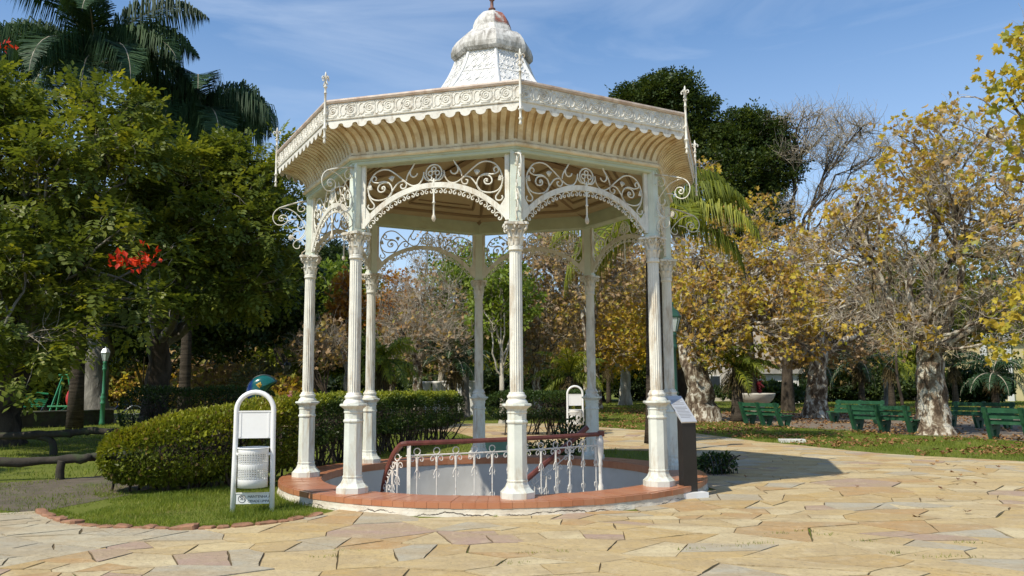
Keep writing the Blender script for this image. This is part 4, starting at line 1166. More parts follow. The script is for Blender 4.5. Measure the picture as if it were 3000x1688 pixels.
def make_tree(name, label, cat, base, tr, fork, blobs, bark, lfm, leaf, n_targets=500, n_leaf=8, lsize=0.12, spread=0.35, group=None, seed=1,
              trunk_sides=14, lean=(0, 0), flare=1.5, limbs=7, subs=60, twig_r=0.010, twig_mat=None, tint_fn=None, up=0.5, droop=0.0, bare=0.0, gnarl=0.05, shell=0.25, upsweep=0.12, local=False, outd=0.6, leaf_frac=None, limb_mat=None):
    """base xyz, tr trunk radius, fork height, blobs = crown ellipsoids in world space"""
    g = np.random.default_rng(seed)
    root = thing(name, label, cat, tuple(base) if not local else (0, 0, 0), 0, group)
    b0 = np.array(base, float)
    bl = [(b[0] - b0[0], b[1] - b0[1], b[2] - b0[2], *b[3:]) for b in blobs]
    T, kb = in_blobs(bl, n_targets, g, shell)
    T[:, 2] = np.maximum(T[:, 2], 0.35)
    top = np.array([lean[0], lean[1], fork])
    # trunk
    m = 10
    tz = np.linspace(0, 1, m)
    tp = np.stack([lean[0]*tz**1.5, lean[1]*tz**1.5, fork*tz], 1)
    tp[1:-1, :2] += g.normal(0, gnarl*tr*2, (m - 2, 2))
    rad_ = tr*(1 + (flare - 1)*np.exp(-tz*7) - 0.28*tz)
    mb = MB()
    V, F = tube_geo(np.vstack([tp[0] - [0, 0, 0.15], tp]), np.concatenate([[rad_[0]*1.15], rad_]), trunk_sides)
    ang = np.arctan2(V[:, 1] - np.interp(V[:, 2], tp[:, 2], tp[:, 1]), V[:, 0] - np.interp(V[:, 2], tp[:, 2], tp[:, 0]))
    ph = g.uniform(0, 6, 3)
    lump = 1 + gnarl*2.2*(np.sin(ang*3 + ph[0] + V[:, 2]*1.5) + 0.6*np.sin(ang*5 + ph[1] - V[:, 2]*2.7)) + g.normal(0, gnarl*0.5, len(V))
    cx_, cy_ = np.interp(V[:, 2], tp[:, 2], tp[:, 0]), np.interp(V[:, 2], tp[:, 2], tp[:, 1])
    V[:, 0] = cx_ + (V[:, 0] - cx_)*lump; V[:, 1] = cy_ + (V[:, 1] - cy_)*lump
    mb.add(V, F)
    tk = mb.build('trunk', bark, root, True)
    # limb centres
    c1 = T[g.choice(len(T), min(limbs, len(T)), replace=False)]
    for _ in range(5):
        a1 = np.argmin(((T[:, None] - c1[None])**2).sum(2), 1)
        c1 = np.array([T[a1 == i].mean(0) if (a1 == i).any() else c1[i] for i in range(len(c1))])
    st = np.clip(g.uniform(0.82, 1.0, len(c1)), 0, 1)
    P0 = np.stack([np.interp(st, tz, tp[:, k]) for k in range(3)], 1)
    up_t = np.tile(np.array([0, 0, 1.0]), (len(c1), 1))*upsweep
    LP = wiggle(P0, c1, 8, g, 0.07, 0.0, up_t)
    r1 = np.clip(tr*0.62*np.sqrt(np.bincount(a1, minlength=len(c1))/len(T)*2.4), tr*0.12, tr*0.6)
    LR_ = r1[:, None]*np.linspace(1, 0.45, 8)[None]
    V1, F1 = tubes_batch(LP, LR_, 7)
    # sub branches
    ns = min(subs, len(T))
    c2 = T[g.choice(len(T), ns, replace=False)]
    a2 = np.argmin(((T[:, None] - c2[None])**2).sum(2), 1)
    c2 = np.array([T[a2 == i].mean(0) if (a2 == i).any() else c2[i] for i in range(ns)])
    own = np.argmin(((c2[:, None] - c1[None])**2).sum(2), 1)
    S0 = np.zeros((ns, 3)); Sr = np.zeros(ns)
    for i in range(ns):
        q = LP[own[i]]; d = np.linalg.norm(q - c2[i], axis=1) + np.linspace(0.5, 0, 8)*0
        j = max(2, min(7, int(np.argmin(d)) - g.integers(0, 3)))
        S0[i] = q[j]; Sr[i] = LR_[own[i], j]*0.55
    SP = wiggle(S0, c2, 6, g, 0.10, 0.0, np.tile(np.array([0, 0, upsweep*0.5]), (ns, 1)))
    SR_ = np.clip(Sr, twig_r*1.6, None)[:, None]*np.linspace(1, 0.4, 6)[None]
    V2, F2 = tubes_batch(SP, SR_, 5)
    nb = len(V1)
    mesh_obj('limbs', np.vstack([V1, V2]), np.vstack([F1, F2 + nb]), limb_mat or bark, root, True)
    # twigs
    pick = g.integers(2, 6, len(T))
    W0 = SP[a2, pick]
    WP = wiggle(W0, T, 5, g, 0.09, 0.02)
    WR = np.full((len(T), 1), twig_r)*g.uniform(0.7, 1.3, (len(T), 1))*np.linspace(1.2, 0.45, 5)[None]
    V3, F3 = tubes_batch(WP, WR, 3)
    if bare > 0:                            # extra fine twigs
        nbx = int(len(T)*bare)
        i0 = g.integers(0, len(T), nbx)
        q0 = WP[i0, g.integers(1, 5, nbx)]
        dd = g.normal(0, 1, (nbx, 3)) + np.array([0, 0, 0.9]) + (WP[i0, 4] - WP[i0, 0])*0.6
        dd /= np.linalg.norm(dd, axis=1)[:, None]
        q1 = q0 + dd*g.uniform(0.35, 1.1, (nbx, 1))*spread*1.6
        XP = wiggle(q0, q1, 4, g, 0.08)
        V4, F4 = tubes_batch(XP, np.full((nbx, 1), twig_r*0.62)*np.linspace(1, 0.5, 4)[None], 3)
        F3 = np.vstack([F3, F4 + len(V3)]); V3 = np.vstack([V3, V4])
    mesh_obj('twigs', V3, F3, twig_mat or M['twig'], root, True)
    # leaves
    if n_leaf > 0:
        Tl, kl = T, kb
        if leaf_frac is not None:
            keep = leaf_frac(T + b0, g); Tl, kl = T[keep], kb[keep]
        nl = len(Tl)*n_leaf
        base_p = np.repeat(Tl, n_leaf, 0)
        P = base_p + g.normal(0, spread*0.5, (nl, 3))*np.array([1, 1, 0.75])
        P[:, 2] = np.maximum(P[:, 2], 0.2)
        ctr = np.array([b[:3] for b in bl])[np.repeat(kl, n_leaf)]
        D = P - ctr; D /= np.linalg.norm(D, axis=1)[:, None] + 1e-9
        tt = np.repeat(g.random(len(Tl)), n_leaf)*0.5 + g.random(nl)*0.5
        if tint_fn: tt = tint_fn(P + b0, tt, g)
        leaves('foliage', P, lsize*g.uniform(0.65, 1.25, nl), leaf, lfm, root, D*outd, tt, up, droop, g)
    return root

# ------------------------------------------------------------------ palms
def make_palm(name, label, base, h, r, nf, flen, mat, seed=1, group=None, lean=(0, 0), cat='palm tree', droop=1.0, ll=0.55, lw=0.035, per=46, elev0=(15, 75), hang=1.0, trunk='bark_palm', skirt=False, az=None):
    g = np.random.default_rng(seed)
    root = thing(name, label, cat, tuple(base), 0, group)
    tz = np.linspace(0, 1, 9)
    tp = np.stack([lean[0]*tz**1.6, lean[1]*tz**1.6, h*tz], 1)
    mb = MB(); mb.tube(tp, r*(1.25 - 0.5*tz + 0.3*np.exp(-tz*9)), 10); mb.build('trunk', M[trunk], root, True)
    top = tp[-1]
    V, F, T_ = [], [], []
    rach = []
    k = 0
    for f in range(nf):
        a = (f*2.399 + g.normal(0, 0.15)) if az is None else az[f][0]
        e = math.radians(g.uniform(*elev0)) if az is None else az[f][1]
        fl = flen*g.uniform(0.8, 1.12)
        m = 14
        t = np.linspace(0, 1, m)
        ang = e - droop*(t**1.5)*(1.7 + 0.3*g.random())
        dx, dz = np.cos(ang), np.sin(ang)
        hx = np.concatenate([[0], np.cumsum((dx[1:] + dx[:-1])/2)])*fl/(m - 1); hz_ = np.concatenate([[0], np.cumsum((dz[1:] + dz[:-1])/2)])*fl/(m - 1)
        P = top + np.stack([hx*math.cos(a), hx*math.sin(a), hz_], 1)
        rach.append(P)
        ss = np.linspace(0.10, 0.99, per)
        Q = np.stack([np.interp(ss, t, P[:, j]) for j in range(3)], 1)
        Tg = np.gradient(P, axis=0); Tg = np.stack([np.interp(ss, t, Tg[:, j]) for j in range(3)], 1); Tg /= np.linalg.norm(Tg, axis=1)[:, None]
        side = np.array([-math.sin(a), math.cos(a), 0])
        for s in (-1, 1):
            L_ = ll*np.sin(np.clip(ss*1.05, 0.12, 1)*PI*0.86 + 0.25)*g.uniform(0.8, 1.2, per)
            d0 = side*s + Tg*0.55 + np.array([0, 0, 0.15]) + g.normal(0, 0.13, (per, 3))
            d0 /= np.linalg.norm(d0, axis=1)[:, None]
            d1 = d0*0.45 + np.array([0, 0, -1.0])*hang + g.normal(0, 0.10, (per, 3)); d1 /= np.linalg.norm(d1, axis=1)[:, None]
            A = Q; B_ = Q + d0*L_[:, None]*0.45; C_ = B_ + d1*L_[:, None]*0.6
            w = np.cross(d0, Tg); w = Tg*lw
            for arr in (A - w*0.4, A + w*0.4, B_ + w*0.55, B_ - w*0.55, C_): pass
            n0 = k
            blk = np.stack([A - w*0.4, A + w*0.4, B_ + w*0.55, B_ - w*0.55, C_], 1).reshape(-1, 3)
            V.append(blk)
            idx = n0 + np.arange(per)*5
            for i in idx: F.append((i, i + 1, i + 2, i + 3)); F.append((i + 3, i + 2, i + 4))
            tt = np.clip(0.5*g.random() + 0.5*g.random(per), 0, 1)
            T_ += list(np.repeat(tt, 2)); k += len(blk)
    mesh_obj('fronds', np.vstack(V), F, mat, root, False, T_)
    R_ = np.array(rach)
    V1, F1 = tubes_batch(R_, np.full((len(R_), 1), max(0.012, r*0.16))*np.linspace(1.3, 0.25, R_.shape[1])[None], 5)
    mesh_obj('frond_stems', V1, F1, M['twig'] if mat is not M['lf_palmlit'] else M['lf_palmlit'], root, True)
    if skirt:
        n = 160
        a = g.uniform(0, 2*PI, n); z0 = h*g.uniform(0.75, 1.0, n)
        p0 = np.stack([np.cos(a)*r, np.sin(a)*r, z0], 1); p1 = p0 + np.stack([np.cos(a)*r*g.uniform(0.5, 2.5, n), np.sin(a)*r*g.uniform(0.5, 2.5, n), -g.uniform(0.3, 0.7, n)*h*0.5], 1)
        V2, F2 = tubes_batch(wiggle(p0, p1, 4, g, 0.06), np.full((n, 4), 0.012), 3)
        mesh_obj('dead_thatch', V2, F2, M['thatch'], root, True)
    return root

def blobs_px(lst):
    """(x, y) in the 2575 px view, distance, radius[, zscale] -> world blobs"""
    out = []
    for b in lst:
        p = gy(b[0], b[1], b[2]); out.append((p[0], p[1], p[2], *b[3:]))
    return out

# ================================================================== left: the big flowering tree and its neighbours
def tulip_tint(P, t, g):
    cl = 0.5 + 0.5*np.sin(P[:, 0]*1.7 + 2*np.sin(P[:, 2]*0.9))*np.sin(P[:, 2]*1.5 + P[:, 1])
    return t*0.55 + 0.30*cl + (g.random(len(t)) < 0.02)*0.4
b1 = blobs_px([(40, 370, 21, 1.8), (180, 330, 21.5, 1.7), (300, 310, 22, 1.2), (60, 480, 20, 1.7), (230, 440, 21, 1.9), (345, 350, 22, 1.0), (-150, 340, 21, 2.6), (-180, 600, 20, 2.4), (-300, 450, 21, 2.6),
               (70, 660, 19.5, 1.6), (150, 690, 19.5, 1.2), (80, 830, 18.5, 1.2, 0.6), (300, 620, 20.5, 1.4), (180, 580, 21, 1.3), (330, 760, 20, 0.9), (10, 250, 21.5, 1.1), (90, 880, 18.5, 0.7, 0.5), (40, 930, 18, 0.9, 0.6), (-40, 760, 18, 1.4)])
t = make_tree('flowering_tree', 'big leafy tree with scarlet flower clusters at the left edge', 'tree', (-14.2, 22.5, 0), 0.52, 2.6, b1, M['bark_dark'], M['lf_tulip'], PINN, 480, 14, 0.43, 0.44, None, 11, limb_mat=M['bark_grey'],
              limbs=9, subs=95, tint_fn=tulip_tint, up=0.75, droop=0.15, twig_r=0.011, lean=(0.6, -0.3), gnarl=0.06, outd=0.8, bare=0.5)
g_ = np.random.default_rng(5)
fl = []
for x, y, d, n_, sx in ((315, 655, 18.9, 40, 0.16), (372, 648, 18.9, 26, 0.12), (343, 660, 18.9, 16, 0.12), (10, 116, 19.0, 14, 0.09)):
    fl.append(gy(x, y, d) - np.array([-14.2, 22.5, 0]) + g_.normal(0, 1, (n_, 3))*np.array([sx, 0.2, 0.11]))
for q in fl:
    leaves('flower', q, 0.16*g_.uniform(0.7, 1.3, len(q)), KITE, M['lf_red'], t, None, None, 0.3, -0.4, g_)

b2 = blobs_px([(430, 450, 25, 1.5), (500, 420, 25.5, 1.3), (560, 440, 25.5, 1.4), (610, 430, 26, 1.2), (650, 480, 26, 1.2), (480, 560, 24.5, 1.7), (590, 590, 25, 1.8), (660, 600, 25.5, 1.2), (690, 680, 26, 0.9), (400, 640, 24, 1.5), (540, 690, 24.5, 1.6), (645, 720, 25, 1.2), (380, 500, 25, 1.4), (690, 450, 26.5, 0.8), (680, 400, 26, 0.8)])
make_tree('leafy_tree', 'mid green leafy tree between the scarlet flowered tree and the bandstand', 'tree', (-11.6, 26.5, 0), 0.42, 3.2, b2, M['bark_dark'], M['lf_tulip'], PINN, 390, 14, 0.43, 0.44, None, 12, limb_mat=M['bark_grey'],
          limbs=8, subs=85, tint_fn=tulip_tint, up=0.75, droop=0.15, twig_r=0.010, outd=0.8, bare=0.6)
# dark trees further back on the left
b3 = blobs_px([(420, 720, 36, 2.6), (560, 760, 36, 2.6), (680, 700, 36, 2.0), (660, 810, 35, 1.6, 0.5), (500, 830, 35, 1.8, 0.5), (330, 760, 36, 2.2), (720, 780, 35, 1.2, 0.6), (600, 660, 37, 2.2)])
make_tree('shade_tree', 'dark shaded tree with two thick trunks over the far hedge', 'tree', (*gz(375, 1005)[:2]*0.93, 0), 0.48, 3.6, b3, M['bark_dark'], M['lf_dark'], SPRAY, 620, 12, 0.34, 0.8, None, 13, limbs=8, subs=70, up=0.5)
b4 = blobs_px([(250, 640, 40, 3.4), (120, 700, 40, 3.0), (380, 560, 42, 3.0), (200, 820, 38, 2.0, 0.6), (60, 560, 42, 3.2), (-100, 700, 40, 3.5), (300, 860, 38, 1.5, 0.5)])
make_tree('grey_trunk_tree', 'tall tree with a thick grey trunk behind the green lamp post', 'tree', (*gz(232, 1068)[:2]*1.02, 0), 0.62, 4.8, b4, M['bark_grey'], M['lf_dark'], SPRAY, 560, 12, 0.36, 0.9, None, 14, limbs=8, subs=60, up=0.5)
for x, y, r_, f_, lb in ((415, 1000, 0.30, 4.2, 'slim dark tree trunk between two thicker trunks over the far hedge'), (472, 1003, 0.42, 3.8, 'dark forked tree just left of the blue phone shell')):
    p = gz(x, y)*0.9; p[2] = 0
    q = blobs_px([(x, 780, float(p[1]), 2.2, 0.7), (x + 40, 700, float(p[1]) + 1, 2.2), (x - 60, 720, float(p[1]) + 1, 1.8)])
    make_tree('shade_tree', lb, 'tree', p, r_, f_, q, M['bark_dark'], M['lf_dark'], SPRAY, 170, 11, 0.34, 0.8, None, int(x), limbs=5, subs=22)
p = gz(30, 1065)*0.62; p[2] = 0
make_tree('leaning_tree', 'thick dark trunk leaning at the far left edge behind the log rails', 'tree', (p[0] - 0.4, p[1], 0), 0.45, 3.0, blobs_px([(-20, 760, float(p[1]), 1.6), (-120, 700, float(p[1]), 2.2), (60, 790, float(p[1]) + 1, 1.0), (-250, 600, float(p[1]), 2.6)]), M['bark_dark'], M['lf_tulip'], PINN, 170, 8, 0.34, 0.6, None, 21, limbs=5, subs=30, up=0.7, lean=(0.3, 0))
# shade-givers left of the picture and behind the camera (only their outer twigs reach the view)
make_tree('shade_tree', 'leafy tree standing left of the picture by the dirt path', 'tree', (-16.5, 10.0, 0), 0.4, 3.0, [(-16, 10.5, 6, 2.6), (-15, 12, 5, 1.8), (-18, 12, 6.5, 2.4), (-15.5, 9, 6.5, 2.0)], M['bark_dark'], M['lf_tulip'], PINN, 330, 9, 0.4, 0.7, None, 22, limbs=6, subs=40, up=0.7)

# queen palms on the left
c = gy(238, 165, 31)
make_palm('queen_palm', 'tall queen palm with arching fronds above the scarlet flowered tree', (c[0], c[1], 0), c[2], 0.2, 21, 5.2, M['lf_palm'], 31, None, ll=1.9, lw=0.042, per=200, elev0=(20, 80), hang=2.2,
          az=[(-0.1, 1.05), (0.25, 0.95), (-0.35, 0.6), (2.9, 1.0), (3.3, 0.85), (3.0, 0.55), (-1.5, 1.35), (-1.9, 1.1), (-1.2, 0.9), (1.5, 1.2), (1.0, 0.7), (2.1, 0.6), (-2.5, 0.5), (-0.8, 0.3), (3.9, 0.2), (0.6, 0.1), (2.6, 0.0), (-1.6, 0.3), (-1.2, 0.0), (-2.0, -0.1), (0.1, 0.3)])
c = gy(492, 285, 33)
make_palm('queen_palm', 'darker queen palm with hanging fronds right of the tallest palm', (c[0], c[1], 0), c[2], 0.18, 24, 3.9, M['lf_palm'], 32, None, ll=1.9, lw=0.042, per=160, elev0=(-10, 60), hang=2.5, droop=1.15)

# ================================================================== clipped hedges
def make_hedge(name, label, path, w, z0, z1, n, lsize, mat, seed=1, stems=True, taper=True, rough=0.10, lstops=None, cat='hedge', toplit=False):
    """clipped hedge along a polyline of (x, y[, zlow, zhigh])"""
    g = np.random.default_rng(seed)
    root = thing(name, label, cat, (path[0][0], path[0][1], 0))
    o = np.array([path[0][0], path[0][1], 0])
    P = np.array([(p[0], p[1], p[2] if len(p) > 2 else z0, p[3] if len(p) > 3 else z1, p[4] if len(p) > 4 else w) for p in path], float)
    L_ = np.concatenate([[0], np.cumsum(np.linalg.norm(np.diff(P[:, :2], axis=0), axis=1))])
    s = g.uniform(-0.45, L_[-1] + 0.45, n)
    sc_ = np.clip(s, 0, L_[-1]); ov = np.abs(s - sc_)
    Q = np.stack([np.interp(sc_, L_, P[:, k]) for k in range(5)], 1)
    tan = np.stack([np.interp(sc_, L_, np.gradient(P[:, k], L_)) for k in range(2)], 1); tan /= np.linalg.norm(tan, axis=1)[:, None]
    nor = np.stack([-tan[:, 1], tan[:, 0]], 1)
    a = g.uniform(0, 2*PI, n)
    ex = 0.55                                        # superellipse cross-section
    ca, sa = np.cos(a), np.sin(a)
    u = np.sign(ca)*np.abs(ca)**ex; v = np.sign(sa)*np.abs(sa)**ex
    dep = 1 - np.abs(g.normal(0, 0.13, n))
    bumpn = 1 + rough*np.sin(s*2.3 + a*2)*0.6 + rough*np.sin(s*5.1 - a*3)*0.5
    endf = np.sqrt(np.clip(1 - (ov/0.45)**2, 0.02, 1))
    hw = Q[:, 4]/2*dep*bumpn*endf
    zc_, hh = (Q[:, 2] + Q[:, 3])/2, (Q[:, 3] - Q[:, 2])/2*dep*endf*(1 + 0.04*np.sin(s*3.1) + g.normal(0, 0.03, n))
    wz = np.where(v < 0, 1 + 0.25*v, 1.0)            # narrower towards the stems
    sgn = np.sign(s - sc_)
    X = np.stack([Q[:, 0] + nor[:, 0]*u*hw*wz + tan[:, 0]*ov*sgn, Q[:, 1] + nor[:, 1]*u*hw*wz + tan[:, 1]*ov*sgn, zc_ + v*hh], 1)
    D = np.stack([nor[:, 0]*u + tan[:, 0]*sgn*ov*2, nor[:, 1]*u + tan[:, 1]*sgn*ov*2, v + 0.3], 1)
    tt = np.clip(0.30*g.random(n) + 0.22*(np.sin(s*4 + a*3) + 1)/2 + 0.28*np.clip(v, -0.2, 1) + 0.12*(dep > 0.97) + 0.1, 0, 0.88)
    if toplit: tt = np.clip(0.35*g.random(n) + 0.12*(np.sin(s*4 + a*3) + 1) + 0.6*np.clip((v - 0.6)/0.4, 0, 1), 0, 1)   # sunlit strip along the clipped top, painted into the leaf tint
    else: tt = np.where(g.random(n) < 0.05, 0.98, tt)
    SZ = lsize*g.uniform(0.6, 1.25, n)
    if rough > 0.11:                                  # young shoots above the clipped top
        m_ = int(L_[-1]*12)
        i = np.where(v > 0.6)[0]; i = g.choice(i, min(m_, len(i)), replace=False)
        q0 = X[i]; hgt = g.uniform(0.05, 0.17, len(i))
        sp = np.concatenate([q0 + np.stack([g.normal(0, .012, len(i)), g.normal(0, .012, len(i)), hgt*f_], 1) for f_ in (0.2, 0.45, 0.7, 0.9, 1.0)])
        X = np.vstack([X, sp]); D = np.vstack([D, np.tile([0, 0, 0.9], (len(sp), 1))]); tt = np.concatenate([tt, g.uniform(0.5, 0.85, len(sp))]); SZ = np.concatenate([SZ, lsize*g.uniform(0.5, 0.9, len(sp))])
    leaves('foliage', X - o, SZ, KITE, mat, root, D*0.9, tt, 0.25, 0.0, g)
    # woody inside
    ns = max(14, int(L_[-1]*16))
    ss = g.uniform(0, L_[-1], ns)
    B0 = np.stack([np.interp(ss, L_, P[:, 0]) + g.normal(0, 0.14, ns), np.interp(ss, L_, P[:, 1]) + g.normal(0, 0.14, ns), np.full(ns, -0.03)], 1)
    zt_ = np.interp(ss, L_, P[:, 3])
    B1 = B0 + np.stack([g.normal(0, 0.26, ns), g.normal(0, 0.26, ns), zt_*g.uniform(0.6, 0.9, ns)], 1)
    V1, F1 = tubes_batch(wiggle(B0 - o, B1 - o, 6, g, 0.07), np.full((ns, 1), 0.018)*np.linspace(1.3, 0.4, 6)[None], 4)
    nb2 = ns*5
    j = g.integers(0, ns, nb2)
    C0 = B0[j] + (B1[j] - B0[j])*g.uniform(0.3, 0.8, (nb2, 1)); C1 = C0 + g.normal(0, 0.25, (nb2, 3)) + np.array([0, 0, 0.15])
    V2, F2 = tubes_batch(wiggle(C0 - o, C1 - o, 4, g, 0.1), np.full((nb2, 1), 0.007)*np.linspace(1.2, 0.5, 4)[None], 3)
    mesh_obj('stems', np.vstack([V1, V2]), np.vstack([F1, F2 + len(V1)]), M['bark_dark'], root, True)
    return root
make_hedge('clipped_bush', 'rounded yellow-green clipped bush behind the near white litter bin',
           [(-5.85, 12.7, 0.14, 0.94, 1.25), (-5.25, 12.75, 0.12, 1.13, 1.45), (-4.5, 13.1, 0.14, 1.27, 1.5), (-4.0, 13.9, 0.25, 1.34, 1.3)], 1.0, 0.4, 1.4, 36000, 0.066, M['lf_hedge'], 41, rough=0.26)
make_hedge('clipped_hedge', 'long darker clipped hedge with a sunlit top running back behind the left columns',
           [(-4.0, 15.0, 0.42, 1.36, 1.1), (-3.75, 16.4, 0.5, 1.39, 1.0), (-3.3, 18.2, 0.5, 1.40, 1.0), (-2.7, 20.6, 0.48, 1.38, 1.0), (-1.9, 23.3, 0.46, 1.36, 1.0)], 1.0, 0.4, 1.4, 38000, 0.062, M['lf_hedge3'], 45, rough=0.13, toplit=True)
make_hedge('clipped_hedge', 'dark clipped shrub on bare stems seen between the back columns', [(-0.35, 25.6), (0.9, 25.4), (2.1, 25.6)], 1.1, 0.50, 1.34, 9000, 0.075, M['lf_hedge2'], 42)
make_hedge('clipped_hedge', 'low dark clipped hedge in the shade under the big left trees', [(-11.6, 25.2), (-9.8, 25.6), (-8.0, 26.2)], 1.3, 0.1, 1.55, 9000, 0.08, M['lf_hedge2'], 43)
p = [gz(x, 1004)[:2]*0.98 for x in (2360, 2420, 2480)]
make_hedge('clipped_hedge', 'low far hedge behind the benches in front of the yellow building', [tuple(q) for q in p], 1.6, 0.05, 1.5, 5000, 0.14, M['lf_hedge2'], 44)
# pink bloom on the hedge by the left back column
g_ = np.random.default_rng(9)
q = gy(730, 998, 14.0)
leaves('hedge_bloom', q + g_.normal(0, 0.022, (26, 3)), 0.05*g_.uniform(.7, 1.2, 26), KITE, leaf_mat('pink_petal', [(0, (0.5, 0.16, 0.22)), (1, (0.7, 0.30, 0.36))], 0.2), None, None, None, 0.3, -0.5, g_)
tag(bpy.data.objects['hedge_bloom'], 'single pink bloom on top of the hedge beside the leftmost column', 'flower')

# ================================================================== right: the plane trees
def plane_tint(P, t, g): return t*0.8 + 0.2*g.random(len(t))
def pick_leafy(lo, hi, side=0.25):
    def f(P, g):
        return g.random(len(P)) < np.clip(lo + (hi - lo)*g.random(len(P)), 0, 1)
    return f
base = gz(2350, 1092); base[2] = 0
b5 = blobs_px([(2300, 480, 24, 1.9), (2440, 470, 24.5, 2.0), (2200, 560, 24.5, 1.7), (2360, 640, 24, 2.2), (2250, 720, 24, 1.9), (2480, 680, 24, 2.0), (2130, 690, 25, 1.6), (2420, 810, 23.5, 1.5), (2280, 850, 23.5, 1.2, 0.6), (2180, 810, 24, 1.3, 0.7), (2540, 560, 24.5, 2.0), (2560, 800, 24, 1.6), (2300, 370, 24.5, 1.3), (2420, 360, 25, 1.5), (2100, 800, 24.5, 0.9), (2080, 600, 25.5, 1.1), (2640, 640, 24, 2.0)])
top_f = lambda P, g: g.random(len(P)) < np.clip(0.06 + (P[:, 2] - 5.0)*0.15, 0.11, 0.78)
make_tree('plane_tree', 'massive plane tree with a mottled trunk and yellow-brown crown among the benches', 'tree', base, 0.47, 2.7, b5, M['bark_plane'], M['lf_plane'], STAR, 1500, 8, 0.18, 0.34, 'plane trees in autumn leaf', 51,
          trunk_sides=26, limbs=10, subs=150, twig_r=0.010, bare=4.8, tint_fn=plane_tint, up=0.3, droop=0.3, gnarl=0.022, flare=1.35, leaf_frac=top_f)
base = gz(1768, 1060); base[2] = 0
b6 = blobs_px([(1800, 760, 33.5, 2.0), (1880, 700, 34, 2.1), (1760, 680, 34.5, 1.6), (1900, 830, 33, 1.9), (1980, 760, 33.5, 1.9), (1800, 860, 33, 1.4, 0.7), (1960, 640, 35, 1.6), (1850, 590, 36, 1.5), (1770, 600, 36, 1.2), (2050, 700, 34, 1.5), (2020, 840, 33, 1.4), (1720, 800, 34, 1.1), (1900, 540, 36, 1.1), (1760, 440, 37, 0.9)])
make_tree('plane_tree', 'gnarled plane tree with a bulging trunk just right of the information lectern', 'tree', base, 0.56, 3.2, b6, M['bark_plane'], M['lf_plane'], STAR, 1050, 9, 0.20, 0.42, 'plane trees in autumn leaf', 52,
          trunk_sides=20, limbs=9, subs=100, twig_r=0.012, bare=3.0, tint_fn=lambda P, t, g: t*0.95, up=0.35, droop=0.3, gnarl=0.05, flare=1.45, lean=(-0.5, 0), leaf_frac=lambda P, g: g.random(len(P)) < 0.58)
base = gz(2050, 1046)*0.93; base[2] = 0
b7 = blobs_px([(2060, 800, 38, 2.4), (2150, 760, 38, 2.4), (2000, 700, 39, 2.2), (2120, 660, 39, 2.4), (2200, 820, 37.5, 2.2), (2020, 880, 37, 1.5, 0.6), (2130, 870, 37, 1.6, 0.6), (2060, 570, 40, 1.8), (2170, 560, 40, 1.8)])
make_tree('plane_tree', 'plane tree with a white-flaked trunk left of the long double bench', 'tree', base, 0.46, 3.0, b7, M['bark_plane'], M['lf_brown'], STAR, 900, 7, 0.21, 0.45, 'plane trees in autumn leaf', 53,
          trunk_sides=18, limbs=9, subs=80, twig_r=0.013, bare=3.6, up=0.35, droop=0.3, gnarl=0.04, lean=(0.4, 0), leaf_frac=lambda P, g: g.random(len(P)) < 0.5)
base = gz(1573, 1017)*0.97; base[2] = 0
b8 = blobs_px([(1560, 800, 56, 3.2), (1500, 760, 56, 2.6), (1620, 770, 56, 2.8), (1560, 880, 55, 2.2, 0.6), (1480, 860, 55, 1.6, 0.6), (1640, 860, 55, 2.2, 0.6), (1560, 690, 57, 2.4)])
make_tree('plane_tree', 'far plane tree with a pale cream trunk between the two right columns', 'tree', base, 0.44, 3.2, b8, M['bark_pale'], M['lf_yellow'], STAR, 560, 8, 0.34, 1.0, 'plane trees in autumn leaf', 54, limbs=8, subs=50, twig_r=0.018, bare=1.0, up=0.35, gnarl=0.025, flare=1.25,
          tint_fn=lambda P, t, g: t)
# near tree outside the right edge: its leafy twigs hang into the picture
b9 = blobs_px([(2610, 120, 15.5, 0.75), (2585, 250, 15.8, 0.45), (2575, 70, 15.5, 0.3), (2680, 220, 15.5, 1.4), (2760, 400, 15.5, 1.6), (2620, 360, 16, 0.7), (2850, 100, 15, 2.0), (2570, 870, 19, 0.7), (2520, 850, 19.5, 0.5), (2650, 760, 18, 1.2), (2590, 800, 19, 0.6)])
make_tree('plane_tree', 'plane tree outside the right edge whose yellow-green leaves hang into the top corner', 'tree', (14.6, 17.6, 0), 0.4, 3.2, b9, M['bark_plane'], M['lf_plane'], STAR, 230, 7, 0.19, 0.4, 'plane trees in autumn leaf', 55, limbs=6, subs=40, twig_r=0.008, bare=0.6, up=0.3, droop=0.4,
          tint_fn=lambda P, t, g: 0.42 + 0.58*t)
b10 = blobs_px([(2400, 290, 20.5, 0.55), (2440, 220, 20.5, 0.5), (2360, 270, 21, 0.35), (2480, 330, 20.5, 0.6), (2500, 200, 20.5, 0.4), (2430, 380, 20.5, 0.8), (2540, 400, 20, 1.0), (2560, 500, 20, 1.2), (2600, 620, 20, 1.5), (2660, 420, 19.5, 1.6)])
make_tree('plane_tree', 'thin upright plane twigs with single dry leaves reaching above the big crown at right', 'tree', (15.8, 21.5, 0), 0.3, 3.4, b10, M['bark_plane'], M['lf_brown'], STAR, 150, 2, 0.21, 0.3, 'plane trees in autumn leaf', 56, limbs=6, subs=34, twig_r=0.007, bare=1.5, up=0.3, droop=0.6, upsweep=0.5,
          tint_fn=lambda P, t, g: 0.4 + 0.6*t)

